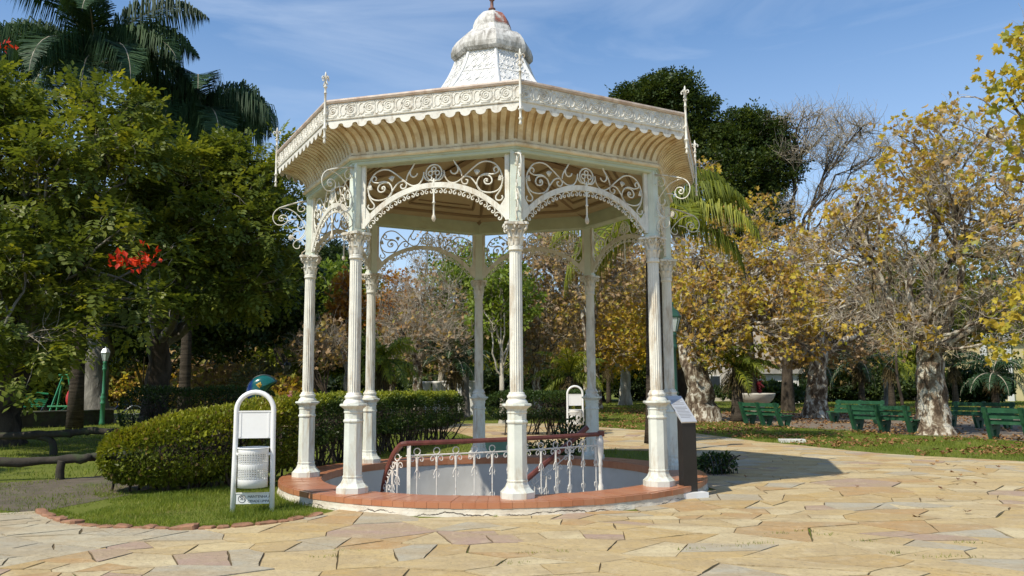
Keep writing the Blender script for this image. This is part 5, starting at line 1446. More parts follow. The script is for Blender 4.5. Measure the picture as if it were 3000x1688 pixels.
# dark evergreens and the bare flat-topped tree behind
b11 = blobs_px([(1610, 245, 46, 1.2, 0.6), (1680, 235, 46, 1.7, 0.6), (1735, 280, 46, 1.5, 0.7), (1660, 300, 47, 1.5), (1760, 350, 46, 1.3), (1570, 250, 46, 0.6, 0.5)])
make_tree('evergreen_tree', 'dark umbrella-crowned evergreen rising behind the right end of the bandstand roof', 'tree', (*gy(1720, 900, 47)[:2], 0), 0.4, 11.5, b11, M['bark_dark'], M['lf_ever'], SPRAY, 620, 15, 0.26, 0.6, None, 61, limbs=7, subs=45, up=0.6)
b12 = blobs_px([(1870, 325, 45, 1.6, 0.7), (1915, 340, 45, 1.5, 0.7), (1850, 370, 45, 1.6, 0.7), (1930, 420, 45, 1.7), (1860, 440, 45, 2.0), (1825, 345, 45, 0.8), (1840, 530, 45, 1.7), (1900, 560, 45, 1.6), (1950, 370, 45, 1.0), (1930, 500, 45, 1.2), (1790, 420, 45, 1.3)])
make_tree('evergreen_tree', 'dense dark evergreen with a tall crown left of the bare flat-topped tree', 'tree', (*gy(1880, 900, 46)[:2], 0), 0.4, 9.0, b12, M['bark_dark'], M['lf_ever'], SPRAY, 900, 15, 0.26, 0.6, None, 62, limbs=7, subs=60, up=0.6)
b13 = blobs_px([(1950, 305, 44, 1.1, 0.35), (2040, 300, 44, 1.8, 0.3), (2130, 325, 44, 2.0, 0.3), (2200, 360, 44, 1.3, 0.3), (2060, 370, 44, 2.0, 0.35), (2140, 400, 44, 1.8, 0.25), (1990, 400, 44, 1.5, 0.35), (2200, 420, 44, 1.2, 0.25), (1970, 520, 44, 1.2, 0.4), (2090, 480, 44, 1.4, 0.3), (2020, 600, 44, 1.0, 0.4)])
make_tree('bare_tree', 'bare flat-topped tree with fine spreading branches against the sky', 'tree', (*gy(1975, 900, 44)[:2], 0), 0.26, 9.0, b13, M['bark_dark'], None, None, 620, 0, 0.2, 0.8, None, 63, limbs=8, subs=80, twig_r=0.019, bare=3.0, twig_mat=M['twig'], upsweep=0.12, lean=(0.9, 0))

# queen palm behind the right column
c = gy(1640, 575, 21.5)
make_palm('queen_palm', 'sunlit queen palm with drooping fronds right behind the right-hand columns', (c[0], c[1], 0), c[2], 0.24, 16, 3.1, M['lf_palmlit'], 33, None, ll=1.0, lw=0.032, per=130, hang=1.5, droop=0.95,
          az=[(-0.15, 1.0), (0.12, 0.85), (0.35, 1.25), (0.9, 0.8), (-0.5, 0.5), (2.8, 0.5), (3.3, 0.3), (2.2, 0.6), (-2.4, 0.2), (3.0, 0.0), (-1.3, 0.5), (1.5, 0.9), (-0.2, 0.15), (2.6, 0.3), (3.1, 0.15), (2.9, -0.2)])

# ------------------------------------------------------------------ middle background, seen through the bandstand and beyond
def bg_tree(x, ybase, d, r_, blobs, lab, bark='twig', lf='lf_brown', leaf=STAR, nt=260, nl=6, ls=0.34, name='plane_tree', bare=1.6, seed=0, fork=3.0, spread=0.8, group='plane trees in autumn leaf', tr=0.25, twig_r=0.016, up=0.35):
    p = gy(x, 960, d); bl = blobs_px([(bx, by, d + dd, br) for bx, by, dd, br in blobs])
    return make_tree(name, lab, 'tree', (p[0], p[1], 0), tr, fork, bl, M[bark], M[lf], leaf, nt, nl, ls, spread, group, seed, limbs=6, subs=36, twig_r=twig_r, bare=bare, up=up)
bg_tree(790, 0, 45, .3, [(780, 750, 0, 2.2), (850, 740, 1, 2.0), (720, 770, 0, 2.0), (830, 800, 0, 1.8), (760, 820, 0, 1.8)], 'bright green bamboo-like tree between the leftmost columns', 'bark_dark', 'lf_bamboo', SPRAY, 380, 10, 0.42, 'bamboo_tree', 0.2, 71, group=None)
bg_tree(870, 0, 38, .3, [(866, 745, 0, 0.6), (850, 800, 0, 0.7), (880, 715, 0, 0.5), (830, 850, 0, 0.7), (900, 780, 0, 0.6)], 'small bright orange tree seen left of the second column', 'twig', 'lf_orange', STAR, 150, 6, 0.26, 'orange_tree', 1.2, 72, 2.0, 0.5, None, 0.14)
bg_tree(985, 0, 44, .3, [(985, 735, 0, 1.5), (1020, 720, 1, 1.2), (950, 780, 0, 1.3), (1010, 800, 0, 1.6)], 'orange-topped tree seen behind the left back column', 'twig', 'lf_orange', STAR, 210, 4, 0.22, 'orange_tree', 3.0, 73, 3.0, 0.6, None, 0.18)
bg_tree(1050, 0, 36, .3, [(1050, 850, 0, 1.8), (1090, 780, 1, 1.8), (1010, 850, 0, 1.5), (1130, 850, 0, 1.6), (1060, 730, 2, 1.5), (1100, 900, 0, 1.2)], 'brown twiggy plane tree behind the white posts, centre left', 'bark_plane', 'lf_brown', STAR, 330, 2, 0.22, bare=5.0, seed=74, fork=2.6, tr=0.26, twig_r=0.012)
bg_tree(1110, 0, 50, .3, [(1110, 650, 0, 2.2), (1080, 680, 0, 1.8), (1150, 690, 0, 2.0), (1120, 600, 0, 1.4)], 'thin half-bare plane tree against the sky under the left back arch', 'twig', 'lf_brown', STAR, 230, 2, 0.20, bare=2.6, seed=75, fork=4.0, twig_r=0.011)
bg_tree(1170, 0, 40, .3, [(1170, 740, 0, 1.9), (1150, 830, 0, 1.5), (1210, 800, 0, 1.7), (1180, 680, 1, 1.6), (1240, 730, 1, 1.8), (1250, 830, 0, 1.4)], 'light green feathery tree left of the centre back column', 'bark_grey', 'lf_bamboo', SPRAY, 360, 8, 0.30, 'feathery_tree', 0.6, 76, 2.8, 0.7, None, 0.2)
bg_tree(1262, 0, 33, .3, [(1240, 780, 0, 0.9), (1285, 760, 0, 1.0), (1260, 700, 0, 1.2), (1230, 700, 0, 0.9)], 'slim forked tree with cream limbs just right of the centre back column', 'bark_pale', 'lf_bamboo', SPRAY, 130, 6, 0.28, 'forked_tree', 0.5, 77, 2.3, 0.55, None, 0.11)
bg_tree(1350, 0, 43, .3, [(1350, 790, 0, 2.2), (1400, 720, 1, 2.2), (1340, 690, 1, 2.0), (1420, 820, 0, 2.0), (1380, 880, 0, 1.8), (1300, 850, 0, 1.5)], 'brown plane tree right behind the front column', 'bark_plane', 'lf_brown', STAR, 420, 4, 0.25, bare=4.0, seed=78)
bg_tree(1480, 0, 40, .3, [(1450, 640, 0, 2.0), (1520, 640, 1, 2.0), (1400, 620, 1, 1.6), (1560, 700, 0, 1.8), (1480, 720, 0, 1.7), (1580, 620, 2, 1.6), (1350, 620, 2, 1.5)], 'rust-brown plane tree filling the right back arches', 'bark_plane', 'lf_brown', STAR, 420, 5, 0.25, bare=3.0, seed=79, fork=3.6)
bg_tree(1500, 0, 50, .3, [(1470, 800, 0, 2.0), (1530, 860, 0, 2.0), (1440, 870, 0, 1.8), (1510, 760, 0, 1.6)], 'golden leaved plane tree behind the right back column', 'bark_plane', 'lf_plane', STAR, 320, 6, 0.28, bare=2.0, seed=80)
bg_tree(820, 0, 34, .3, [(820, 850, 0, 1.0), (800, 890, 0, 0.9), (845, 880, 0, 0.9), (770, 870, 1, 1.0)], 'small dense-twigged bare tree between the leftmost columns', 'bark_dark', 'lf_brown', STAR, 200, 2, 0.22, 'bare_tree', 3.0, 81, 1.3, 0.5, None, 0.12, 0.011)
bg_tree(720, 0, 52, .3, [(680, 690, 0, 2.2), (735, 720, 0, 1.6), (720, 740, 0, 2.0), (650, 720, 0, 2.2)], 'round dark tree on the slope right of the big left crowns', 'bark_dark', 'lf_dark', SPRAY, 300, 12, 0.44, 'shade_tree', 0, 82, group=None)
bg_tree(840, 0, 70, .3, [(838, 628, 0, 0.9), (836, 655, 0, 1.6), (860, 672, 0, 1.8), (815, 675, 0, 1.8), (835, 700, 0, 2.6), (875, 710, 0, 2.2), (800, 710, 0, 2.2)], 'dark conical conifer showing under the left arch', 'bark_dark', 'lf_dark', SPRAY, 460, 12, 0.42, 'conifer_tree', 0, 83, group=None, fork=9.0)
bg_tree(2230, 0, 52, .3, [(2250, 760, 0, 2.6), (2330, 780, 0, 2.6), (2180, 800, 0, 2.4), (2420, 760, 0, 2.6), (2500, 800, 0, 2.6), (2280, 690, 1, 2.4), (2450, 680, 1, 2.4)], 'dull green tree behind the massive plane tree at right', 'bark_grey', 'lf_tulip', SPRAY, 480, 9, 0.4, 'leafy_tree', 0.4, 84, group=None)
bg_tree(1680, 0, 44, .3, [(1680, 830, 0, 1.8), (1640, 760, 0, 1.7), (1720, 760, 1, 1.8), (1690, 690, 1, 1.6), (1740, 860, 0, 1.5)], 'yellow and brown plane tree between the right columns and the gnarled trunk', 'bark_plane', 'lf_plane', STAR, 360, 6, 0.27, bare=2.4, seed=85)
# a belt of trees closing the park far behind
far_protos = []
for k, (lf, nm) in enumerate((('lf_dark', 'park_tree'), ('lf_brown', 'park_tree'), ('lf_tulip', 'park_tree'))):
    g_ = np.random.default_rng(90 + k)
    bl = [(g_.normal(0, 1.8), g_.normal(0, 1.8), 5.0 + g_.normal(0, 1.2), 2.3) for _ in range(9)] + [(g_.normal(0, 2.2), g_.normal(0, 2.0), 2.6, 1.6) for _ in range(5)]
    far_protos.append((lf, bl))
far_lab = {0: 'dark green park tree', 1: 'brown leaved park tree', 2: 'mid green park tree'}
far_roots = {}
spots = [(-40, 62, 0, 'at the far left end of the tree belt'), (-33, 58, 2, 'far behind the swing frame'), (-27, 64, 0, 'far behind the grey-trunked tree'), (-22, 60, 1, 'far behind the two dark trunks'), (-16, 66, 2, 'far behind the phone shell'), (-11, 70, 0, 'far behind the leftmost column'),
         (-6, 66, 2, 'far behind the second column from the left'), (-1.5, 72, 1, 'far behind the centre back column'), (3, 68, 0, 'far behind the front column'), (8, 74, 2, 'far behind the right back column'), (20, 78, 0, 'far behind the lectern'),
         (25, 66, 1, 'far behind the white bowl'), (30, 72, 0, 'far behind the double bench'), (37, 70, 2, 'far left of the yellow building'), (48, 72, 0, 'at the far right end of the tree belt')]
for i, (x, y, k, where) in enumerate(spots):
    if k not in far_roots:
        lf, bl = far_protos[k]
        far_roots[k] = make_tree('park_tree', far_lab[k] + ' ' + where, 'tree', (x, y, 0), 0.3, 2.2, [(b[0] + x, b[1] + y, *b[2:]) for b in bl], M['bark_dark'], M[lf], SPRAY if k != 1 else STAR, 420, 11 if k != 1 else 7, 0.5, 1.1, 'belt of trees closing the park', 100 + k, limbs=6, subs=30, bare=0.4 if k != 1 else 1.5, twig_r=0.02)
    else:
        c = copy_tree(far_roots[k]); c.location = (x, y, 0); c['label'] = far_lab[k] + ' ' + where
        c.rotation_euler = (0, 0, i*1.7); s_ = 0.85 + 0.35*((i*37) % 10)/10; c.scale = (s_, s_, s_)

# small palms under the trees
sp = [(968, 1000, 30, 2.5, 1.6, 'lf_palmlit', 'shaggy short palm with yellowed lower fronds right of the left back column'), (1140, 985, 36, 2.7, 1.9, 'lf_palm', 'dark spreading palm left of the centre back column'), (1432, 1000, 34, 1.9, 1.8, 'lf_palmlit', 'bushy short palm behind the small far litter bin'),
      (1852, 1005, 33, 2.2, 1.9, 'lf_palmlit', 'short palm with bright drooping fronds beside the white bowl'), (2165, 1000, 44, 2.6, 2.2, 'lf_palm', 'dark short palm between the white-flaked and massive trunks'), (2500, 1010, 38, 1.9, 1.9, 'lf_palm', 'short palm at the far right in front of the yellow building'),
      (1660, 985, 60, 3.2, 2.6, 'lf_palmlit', 'far palm just right of the cream trunk'), (1530, 985, 64, 3.4, 2.6, 'lf_palm', 'far slim palm left of the cream trunk'), (2240, 1000, 48, 2.8, 2.4, 'lf_palmlit', 'far palm beside the thin dark pole'), (2070, 1000, 50, 2.7, 2.3, 'lf_palm', 'far dark palm behind the white-flaked trunk'), (2400, 1000, 52, 2.6, 2.2, 'lf_palm', 'far palm right behind the massive trunk')]
for i, (x, yb, d, h, fl_, mt, lb) in enumerate(sp):
    p = gy(x, 960, d)
    make_palm('short_palm', lb, (p[0], p[1], 0), h, 0.16 if i != 3 else 0.22, 19, fl_, M[mt], 130 + i, 'short palms under the trees', ll=0.55, lw=0.05, per=26, elev0=(-15, 70), hang=0.8, droop=0.75, skirt=True)
# red cordyline by the white bowl
p = gy(1888, 960, 46)
g_ = np.random.default_rng(77)
cd = thing('cordyline', 'red leaved cordyline standing behind the white bowl', 'plant', (p[0], p[1], 0))
mb = MB(); 
for s in (-0.12, 0.0, 0.14): mb.tube([(s, 0, 0), (s*1.5, 0.05, 0.8), (s*2.2, 0, 1.6 + s)], 0.03, 6)
mb.build('stem', M['bark_dark'], cd, True)
P = np.vstack([np.array([s*2.2, 0, 1.6 + s - 0.7*q]) + g_.normal(0, 0.05, (20, 3)) for s in (-0.12, 0.0, 0.14) for q in (0, 0.35, 0.7, 1.1)])
leaves('leaf', P, 0.55*g_.uniform(.6, 1.1, len(P)), (KITE[0]*np.array([0.45, 1, 1]), KITE[1]), M['lf_redleaf'], cd, None, None, 0.3, 0.3, g_)
# low shrubs in the planted strip behind the kerb, and far shrubs
def shrub(name, lab, c, rx, h, n, ls, mat, seed, cat='shrub', tmpl=KITE, stems=14):
    g = np.random.default_rng(seed)
    root = thing(name, lab, cat, (c[0], c[1], 0))
    d = g.normal(0, 1, (n, 3)); d /= np.linalg.norm(d, axis=1)[:, None]
    P = d*(g.random((n, 1))**0.4)*np.array([rx, rx*0.8, h/2]) + np.array([0, 0, h*0.52])
    leaves('foliage', P, ls*g.uniform(.6, 1.3, n), tmpl, mat, root, d*0.8, None, 0.3, 0, g)
    B0 = np.stack([g.normal(0, rx*0.15, stems), g.normal(0, rx*0.15, stems), np.full(stems, -0.02)], 1); B1 = np.stack([g.normal(0, rx*0.55, stems), g.normal(0, rx*0.5, stems), h*g.uniform(.5, .95, stems)], 1)
    V1, F1 = tubes_batch(wiggle(B0, B1, 5, g, 0.08), np.full((stems, 5), 0.010), 4)
    mesh_obj('stems', V1, F1, M['bark_dark'], root, True)
    return root
shrub('low_shrub', 'spindly dark shrub with upright sprigs behind the kerb at right', (1.30, 18.4), 0.42, 0.85, 420, 0.09, M['lf_hedge2'], 201)
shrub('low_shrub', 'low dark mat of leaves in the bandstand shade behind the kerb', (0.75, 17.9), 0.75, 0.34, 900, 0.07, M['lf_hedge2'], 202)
shrub('low_shrub', 'dark low bush at the foot of the kerb behind the lectern', (3.55, 14.35), 0.36, 0.36, 700, 0.07, M['lf_hedge2'], 203)
p = gy(668, 960, 36); shrub('grey_shrub', 'pale grey-green feathery shrub behind the phone shell', p, 1.6, 2.6, 1500, 0.22, M['lf_grey'], 204)
p = gy(560, 960, 40); shrub('autumn_bush', 'reddish brown bush on the bank left of the phone shell', p, 2.6, 2.6, 1700, 0.24, M['lf_brown'], 205, tmpl=STAR)
p = gy(715, 960, 34); shrub('autumn_bush', 'yellow-brown bush between the phone shell and the leftmost column', p, 1.3, 2.0, 1100, 0.2, M['lf_plane'], 206, tmpl=STAR)
p = gy(1462, 960, 27); shrub('low_shrub', 'bright yellow-green bush beside the small far litter bin', p, 0.5, 1.35, 800, 0.09, M['lf_hedge'], 207)
for i, (x, d, rr, hh, mt, lb) in enumerate([(900, 52, 3, 2.2, 'lf_dark', 'dark undergrowth bush behind the second column'), (1230, 56, 3, 2.4, 'lf_dark', 'dark undergrowth bush behind the centre back column'), (1390, 54, 3, 2.2, 'lf_dark', 'dark undergrowth bush right of the front column'), (1640, 75, 5, 3, 'lf_dark', 'dark undergrowth behind the cream trunk'),
                                         (1940, 66, 5, 1.6, 'lf_dark', 'low dark undergrowth behind the white bowl'), (2160, 66, 5, 2.6, 'lf_dark', 'dark undergrowth behind the white-flaked trunk'), (2330, 68, 5, 2.6, 'lf_dark', 'dark undergrowth behind the massive trunk'), (330, 60, 6, 3.0, 'lf_plane', 'ochre undergrowth far behind the dark trunks'), (120, 60, 6, 3.0, 'lf_dark', 'dark undergrowth far behind the swing frame'), (1060, 60, 4, 2.2, 'lf_dark', 'dark undergrowth behind the white posts'), (2462, 56, 2.2, 2.4, 'lf_hedge2', 'bushy undergrowth in front of the yellow building'), (1935, 58, 2.4, 1.5, 'lf_hedge2', 'low bush in front of the low white building')]):
    p = gy(x, 960, d); shrub('undergrowth_bush', lb, p, rr, hh, 1500, 0.42, M[mt], 220 + i, tmpl=SPRAY)

# ------------------------------------------------------------------ hill behind
mb = MB(); Vh = []; ny, nx = 14, 40
for j in range(ny):
    for i in range(nx):
        x = -160 + 260*i/(nx - 1); y = 150 + 150*j/(ny - 1)
        z = 24*math.exp(-((x + 60)/55)**2)*math.sin(PI*j/(ny - 1)*0.5)**1 + 6*math.sin(PI*j/(ny - 1)*0.5) - 0.3
        Vh.append((x, y, z))
mb.add(Vh, [(j*nx + i, j*nx + i + 1, (j + 1)*nx + i + 1, (j + 1)*nx + i) for j in range(ny - 1) for i in range(nx - 1)])
tag(mb.build('hill', simple('wooded_hill', (0.035, 0.06, 0.022), 1, 0.4, 0.2, 0.5), None, True), kind='structure')
g_ = np.random.default_rng(300)
n_ = 9000
x = g_.uniform(-150, 90, n_); yj = g_.uniform(0, 1, n_); y = 150 + 150*yj
z = (24*np.exp(-((x + 60)/55)**2) + 6)*np.sin(PI*yj*0.5) + g_.uniform(0.5, 6, n_)
o = leaves('woodland', np.stack([x, y, z], 1), 3.2*g_.uniform(.6, 1.2, n_), SPRAY, M['lf_dark'], None, None, None, 0.5, 0, g_)
tag(o, kind='stuff')

# ================================================================== grass and fallen leaves
def blades(name, poly, n, h, w, seed, zjit=0.0, tint_hi=1.0, excl=None, clump=0.0):
    g = np.random.default_rng(seed)
    P = np.array(poly); lo, hi = P.min(0), P.max(0)
    pts = np.zeros((0, 2))
    while len(pts) < n:
        q = g.uniform(lo, hi, (n*2, 2)); q = q[inside(poly, q[:, 0], q[:, 1])]
        if excl is not None: q = q[~excl(q)]
        if clump:
            f = np.sin(q[:, 0]*1.9 + 1.3*np.sin(q[:, 1]*0.7)) + np.sin(q[:, 1]*1.3 + q[:, 0]*0.6 + 2)
            q = q[g.random(len(q)) < np.clip(0.75 + clump*f*0.5, 0.08, 1)]
        pts = np.vstack([pts, q])
    pts = pts[:n]
    a = g.uniform(0, 2*PI, n); hh = h*g.uniform(0.3, 1.3, n)*(0.75 + 0.4*np.sin(pts[:, 0]*3.7 + np.sin(pts[:, 1]*4.4))); ww = w*g.uniform(0.7, 1.3, n)
    s = np.stack([np.cos(a), np.sin(a), np.zeros(n)], 1); ln = g.normal(0, 0.45, (n, 2))*hh[:, None]
    b = np.stack([pts[:, 0], pts[:, 1], np.zeros(n)], 1)
    mid = b + np.stack([ln[:, 0]*0.35, ln[:, 1]*0.35, hh*0.6], 1); tip = b + np.stack([ln[:, 0], ln[:, 1], hh], 1)
    V = np.stack([b - s*ww[:, None]/2, b + s*ww[:, None]/2, mid + s*ww[:, None]*0.36, mid - s*ww[:, None]*0.36, tip], 1).reshape(-1, 3)
    k = np.arange(n)*5
    F = np.stack([np.stack([k, k + 1, k + 2], 1), np.stack([k, k + 2, k + 3], 1), np.stack([k + 3, k + 2, k + 4], 1)], 1).reshape(-1, 3)
    pat = (np.sin(pts[:, 0]*2.1 + pts[:, 1]*1.7 + 1.4*np.sin(pts[:, 1]*3.3)) + np.sin(pts[:, 0]*5.3 - pts[:, 1]*4.1))/4 + 0.5
    t = np.clip(0.50*g.random(n)**1.2 + 0.42*pat**1.5 + (g.random(n) < 0.07)*0.4, 0, 1)
    return tag(mesh_obj(name, V, F, M['grass'], None, False, np.repeat(t, 3)), kind='stuff')
kerb_ex = lambda q: (q[:, 0] - CX)**2 + (q[:, 1] - CY)**2 < 3.36**2
near_lawn = [tuple(p) for p in left_edge[2:]] + [(-2.3, 10.6), (-3.4, 12.0), (-3.7, 14.0), (-3.9, 13.0), (-6.2, 12.2), (-5.4, 11.2)]
blades('near_grass', near_lawn, 22000, 0.065, 0.006, 401, excl=kerb_ex)
edge_l = [tuple(p) for p in spline(np.array(left_edge[1:]), 4)]
cen_ = np.array([-3.9, 11.2])
blades('edge_grass', edge_l + [tuple(cen_ + (np.array(p) - cen_)*0.86) for p in edge_l[::-1]], 3000, 0.085, 0.007, 406, excl=kerb_ex, clump=1.6)
blades('dirt_grass', [(-13, 10.0), (-6.0, 10.3), (-5.2, 11.9), (-7.0, 14.3), (-13, 14.8)], 12000, 0.04, 0.007, 402, clump=1.5)
back_lawn = [(-22, 14.4), (-7.9, 14.6), (-6.0, 13.6), (-3.6, 14.2), (-2.9, 16.0), (0.4, 16.8), (3.0, 17.0), (3.2, 19.0), (0.6, 20.5), (-0.9, 23), (-2.4, 27.5), (-9, 31), (-9, 34), (-24, 36)]
blades('back_grass', back_lawn, 42000, 0.09, 0.012, 403, excl=kerb_ex)
strip = [tuple(p) for p in lawn_edge] + [(9.5, 60), (30, 60), (34, 40), (30, 21), (24, 15), (17, 12)]
def in_dirt(q): return inside(bp, q[:, 0], q[:, 1])
front_strip = [tuple(p) for p in lawn_edge] + [(4.6, 36), (9.0, 36)] + [tuple(gz(x, y)[:2]) for x, y in [(1790, 1058), (1950, 1072), (2100, 1082), (2320, 1096), (2575, 1110)]] + [(16, 18.5), (15.5, 10.5)]
blades('lawn_grass', front_strip, 52000, 0.07, 0.010, 404, excl=in_dirt)
blades('far_grass', [(3, 33), (9, 36), (14, 36), (36, 30), (50, 60), (-5, 64), (-5, 36)], 26000, 0.13, 0.035, 405, excl=in_dirt)
g_ = np.random.default_rng(410)
def litter(name, poly, n, ls, seed, z=0.02, tmpl=STAR):
    g = np.random.default_rng(seed)
    P = np.array(poly); lo, hi = P.min(0), P.max(0)
    q = g.uniform(lo, hi, (n*9, 2)); q = q[inside(poly, q[:, 0], q[:, 1])]
    f = np.sin(q[:, 0]*1.1 + 1.5*np.sin(q[:, 1]*0.8)) + np.sin(q[:, 1]*1.9 - q[:, 0]*0.7)
    q = q[g.random(len(q)) < np.clip(0.35 + 0.35*f, 0.04, 1)][:n]
    X = np.stack([q[:, 0], q[:, 1], np.full(len(q), z) + g.uniform(0, 0.03, len(q))], 1)
    D = np.stack([g.normal(0, 1, len(q)), g.normal(0, 1, len(q)), np.zeros(len(q))], 1)
    o = leaves(name, X, ls*g.uniform(.6, 1.2, len(q)), tmpl, M['fallen'], None, D*3, None, 0.85, 0, g)
    return tag(o, kind='stuff')
litter('fallen_leaves', front_strip, 2600, 0.105, 411, 0.05)
litter('fallen_leaves', bp, 4500, 0.12, 412, 0.012)
litter('fallen_leaves', [(3, 33), (9, 36), (14, 36), (36, 30), (40, 50), (0, 50)], 2600, 0.15, 413, 0.06)
litter('fallen_leaves', [(3.3, 13.6), (4.6, 14.4), (9, 17), (10, 15.5), (8, 11), (4.5, 8)], 26, 0.085, 414, 0.018)
# weeds in the joints
g = np.random.default_rng(420)
cl = np.vstack([np.array(c_) + g.normal(0, 1, (n_, 2))*np.array([sx, 0.03]) for c_, n_, sx in [(gz(x, y)[:2], 26, sx) for x, y, sx in
      [(2010, 1340, 0.10), (2080, 1348, 0.09), (1840, 1378, 0.12), (1905, 1370, 0.10), (2180, 1366, 0.08), (2350, 1406, 0.10), (2410, 1405, 0.1), (1730, 1385, 0.1), (860, 1390, 0.12), (1330, 1395, 0.08), (1420, 1392, 0.07), (820, 1404, 0.08), (1245, 1302, 0.02), (2430, 1368, 0.06), (1295, 1420, 0.08), (1960, 1345, 0.06), (2250, 1155 + 240, 0.05)]]])
n_ = len(cl); a = g.uniform(0, 2*PI, n_); hh = g.uniform(0.015, 0.04, n_)
b_ = np.stack([cl[:, 0], cl[:, 1], np.full(n_, 0.008)], 1); s_ = np.stack([np.cos(a), np.sin(a), np.zeros(n_)], 1)*0.004
tip = b_ + np.stack([g.normal(0, .014, n_), g.normal(0, .014, n_), hh], 1)
k = np.arange(n_)*3
tag(mesh_obj('joint_weeds', np.stack([b_ - s_, b_ + s_, tip], 1).reshape(-1, 3), np.stack([k, k + 1, k + 2], 1), M['grass'], None, False, g.random(n_)), kind='stuff')

# ================================================================== objects
def rot_tri(x, y, a): return (x*math.cos(a) - y*math.sin(a), x*math.sin(a) + y*math.cos(a))
# ---------------------------------------------------------------- litter bins
def text_obj(name, s, size, loc, rot, mat, parent, ext=0.0008):
    cu = bpy.data.curves.new(name, 'FONT')
    cu.body = s; cu.size = size; cu.extrude = ext; cu.align_x = 'LEFT'
    cu.space_character = 0.95
    o = bpy.data.objects.new(name, cu)
    COL.objects.link(o); o.parent = parent
    o.location = loc; o.rotation_euler = rot
    cu.materials.append(mat)
    bpy.context.view_layer.update()
    me = bpy.data.meshes.new_from_object(o.evaluated_get(bpy.context.evaluated_depsgraph_get()))
    bpy.data.objects.remove(o)
    o = bpy.data.objects.new(name, me)
    COL.objects.link(o); o.parent = parent
    o.location = loc; o.rotation_euler = rot
    if not me.materials: me.materials.append(mat)
    return o
def litter_bin(label, loc, rz, tilt=0.0, group=None, text=True):
    t = thing('litter_bin', label, 'litter bin', loc, rz, group)
    mb = MB(); hw = 0.232
    P = [(-hw - 0.012, 0, -0.1), (-hw - 0.006, 0, 0.5), (-hw, 0, 1.0)] + [(hw*math.cos(a), 0, 1.265 + hw*math.sin(a)) for a in np.linspace(PI, 0, 15)] + [(hw, 0, 1.0), (hw + 0.006, 0, 0.5), (hw + 0.012, 0, -0.1)]
    mb.tube(P, 0.032, 14); mb.build('frame', M['binwhite'], t, True)
    mb = MB(); mb.box(-0.20, 0.20, -0.010, 0.010, 0.915, 1.245); mb.box(-0.205, 0.205, -0.018, 0.018, 1.245, 1.262)
    mb.box(-0.185, -0.165, -0.016, -0.0105, 0.93, 1.235); mb.box(0.165, 0.185, -0.016, -0.0105, 0.93, 1.235)
    mb.build('sign_board', M['binwhite'], t)
    # perforated basket
    mb = MB(); r_ = 0.186; zb_, zt_ = 0.31, 0.80; n = 72
    rows = [(zb_, 1.0), (zb_ + 0.10, 1)] 
    zs = [zb_, zb_ + 0.095] + [zb_ + 0.095 + 0.021*k for k in range(1, 7)] + [zb_ + 0.285] + [zb_ + 0.285 + 0.021*k for k in range(1, 7)] + [zt_ - 0.035, zt_]
    V = []; F = []
    for z in zs:
        rr = r_*(0.985 + 0.02*(z - zb_)/0.5)
        V += [(rr*math.cos(2*PI*i/n), -0.02 + rr*math.sin(2*PI*i/n), z) for i in range(n)]
    for k in range(len(zs) - 1):
        holes = (1 <= k <= 6) or (8 <= k <= 13)
        for i in range(n):
            a, b, c, d = k*n + i, k*n + (i + 1) % n, (k + 1)*n + (i + 1) % n, (k + 1)*n + i
            if holes and i % 2 == 0:
                # leave an opening: a narrow sill below and above
                va, vb, vc, vd = (np.array(V[q]) for q in (a, b, c, d))
                q0 = len(V)
                V += [tuple(va*0.7 + vd*0.3), tuple(vb*0.7 + vc*0.3)]
                F += [(a, b, q0 + 1, q0)]
                continue
            F.append((a, b, c, d))
    F.append(tuple(range(n))[::-1])
    o = mesh_obj('basket', V, F, M['binwhite'], t, True)
    md = o.modifiers.new('thick', 'SOLIDIFY'); md.thickness = 0.004
    mb = MB(); mb.tube([(0.19*math.cos(a), -0.02 + 0.19*math.sin(a), 0.795) for a in np.linspace(0, 2*PI, 33)[:-1]], 0.009, 6, True)
    mb.tube([(0.178*math.cos(a), -0.02 + 0.178*math.sin(a), 0.612) for a in np.linspace(0, 2*PI, 33)[:-1]], 0.007, 6, True)
    for s in (-1, 1): mb.box(s*0.18 - 0.03, s*0.18 + 0.03, -0.03, -0.005, 0.70, 0.735)
    mb.build('basket_rim', M['binwhite'], o, True)
    mb = MB(); mb.box(-0.205, 0.205, -0.008, 0.008, 0.098, 0.225); mb.box(-0.21, 0.21, -0.015, 0.015, 0.225, 0.238); pl = mb.build('notice_plate', M['binwhite'], t)
    if text:
        text_obj('notice_text', 'MANTENHA A', 0.046, (-0.060, -0.0092, 0.172), (PI/2, 0, 0), M['black'], pl)
        text_obj('notice_text', 'CIDADE LIMPA', 0.043, (-0.060, -0.0092, 0.117), (PI/2, 0, 0), M['black'], pl)
        mb = MB()
        mb.tube([(-0.128 + 0.046*math.cos(a), -0.009, 0.162 + 0.046*math.sin(a)) for a in np.linspace(0, 2*PI, 25)[:-1]], 0.0035, 4, True)
        mb.tube([(-0.128 + 0.03*math.cos(a), -0.009, 0.162 + 0.03*math.sin(a)) for a in np.linspace(-0.6, 2.6, 12)], 0.004, 4)
        mb.tube([(-0.145, -0.009, 0.150), (-0.135, -0.009, 0.172), (-0.120, -0.009, 0.176), (-0.115, -0.009, 0.158), (-0.130, -0.009, 0.150)], 0.004, 4)
        mb.build('round_emblem', M['black'], pl)
    return t
pL, pR = gz(590, 1288), gz(678, 1286)
pc = (pL + pR)/2
lb = litter_bin('white arched litter bin with a perforated basket on the near lawn', (pc[0], pc[1], 0), math.atan2(pR[1] - pL[1], pR[0] - pL[0]) - 0.02)
lb.rotation_euler = (0, 0.0, lb.rotation_euler.z)
p = gy(1446, 1000, 24.8)
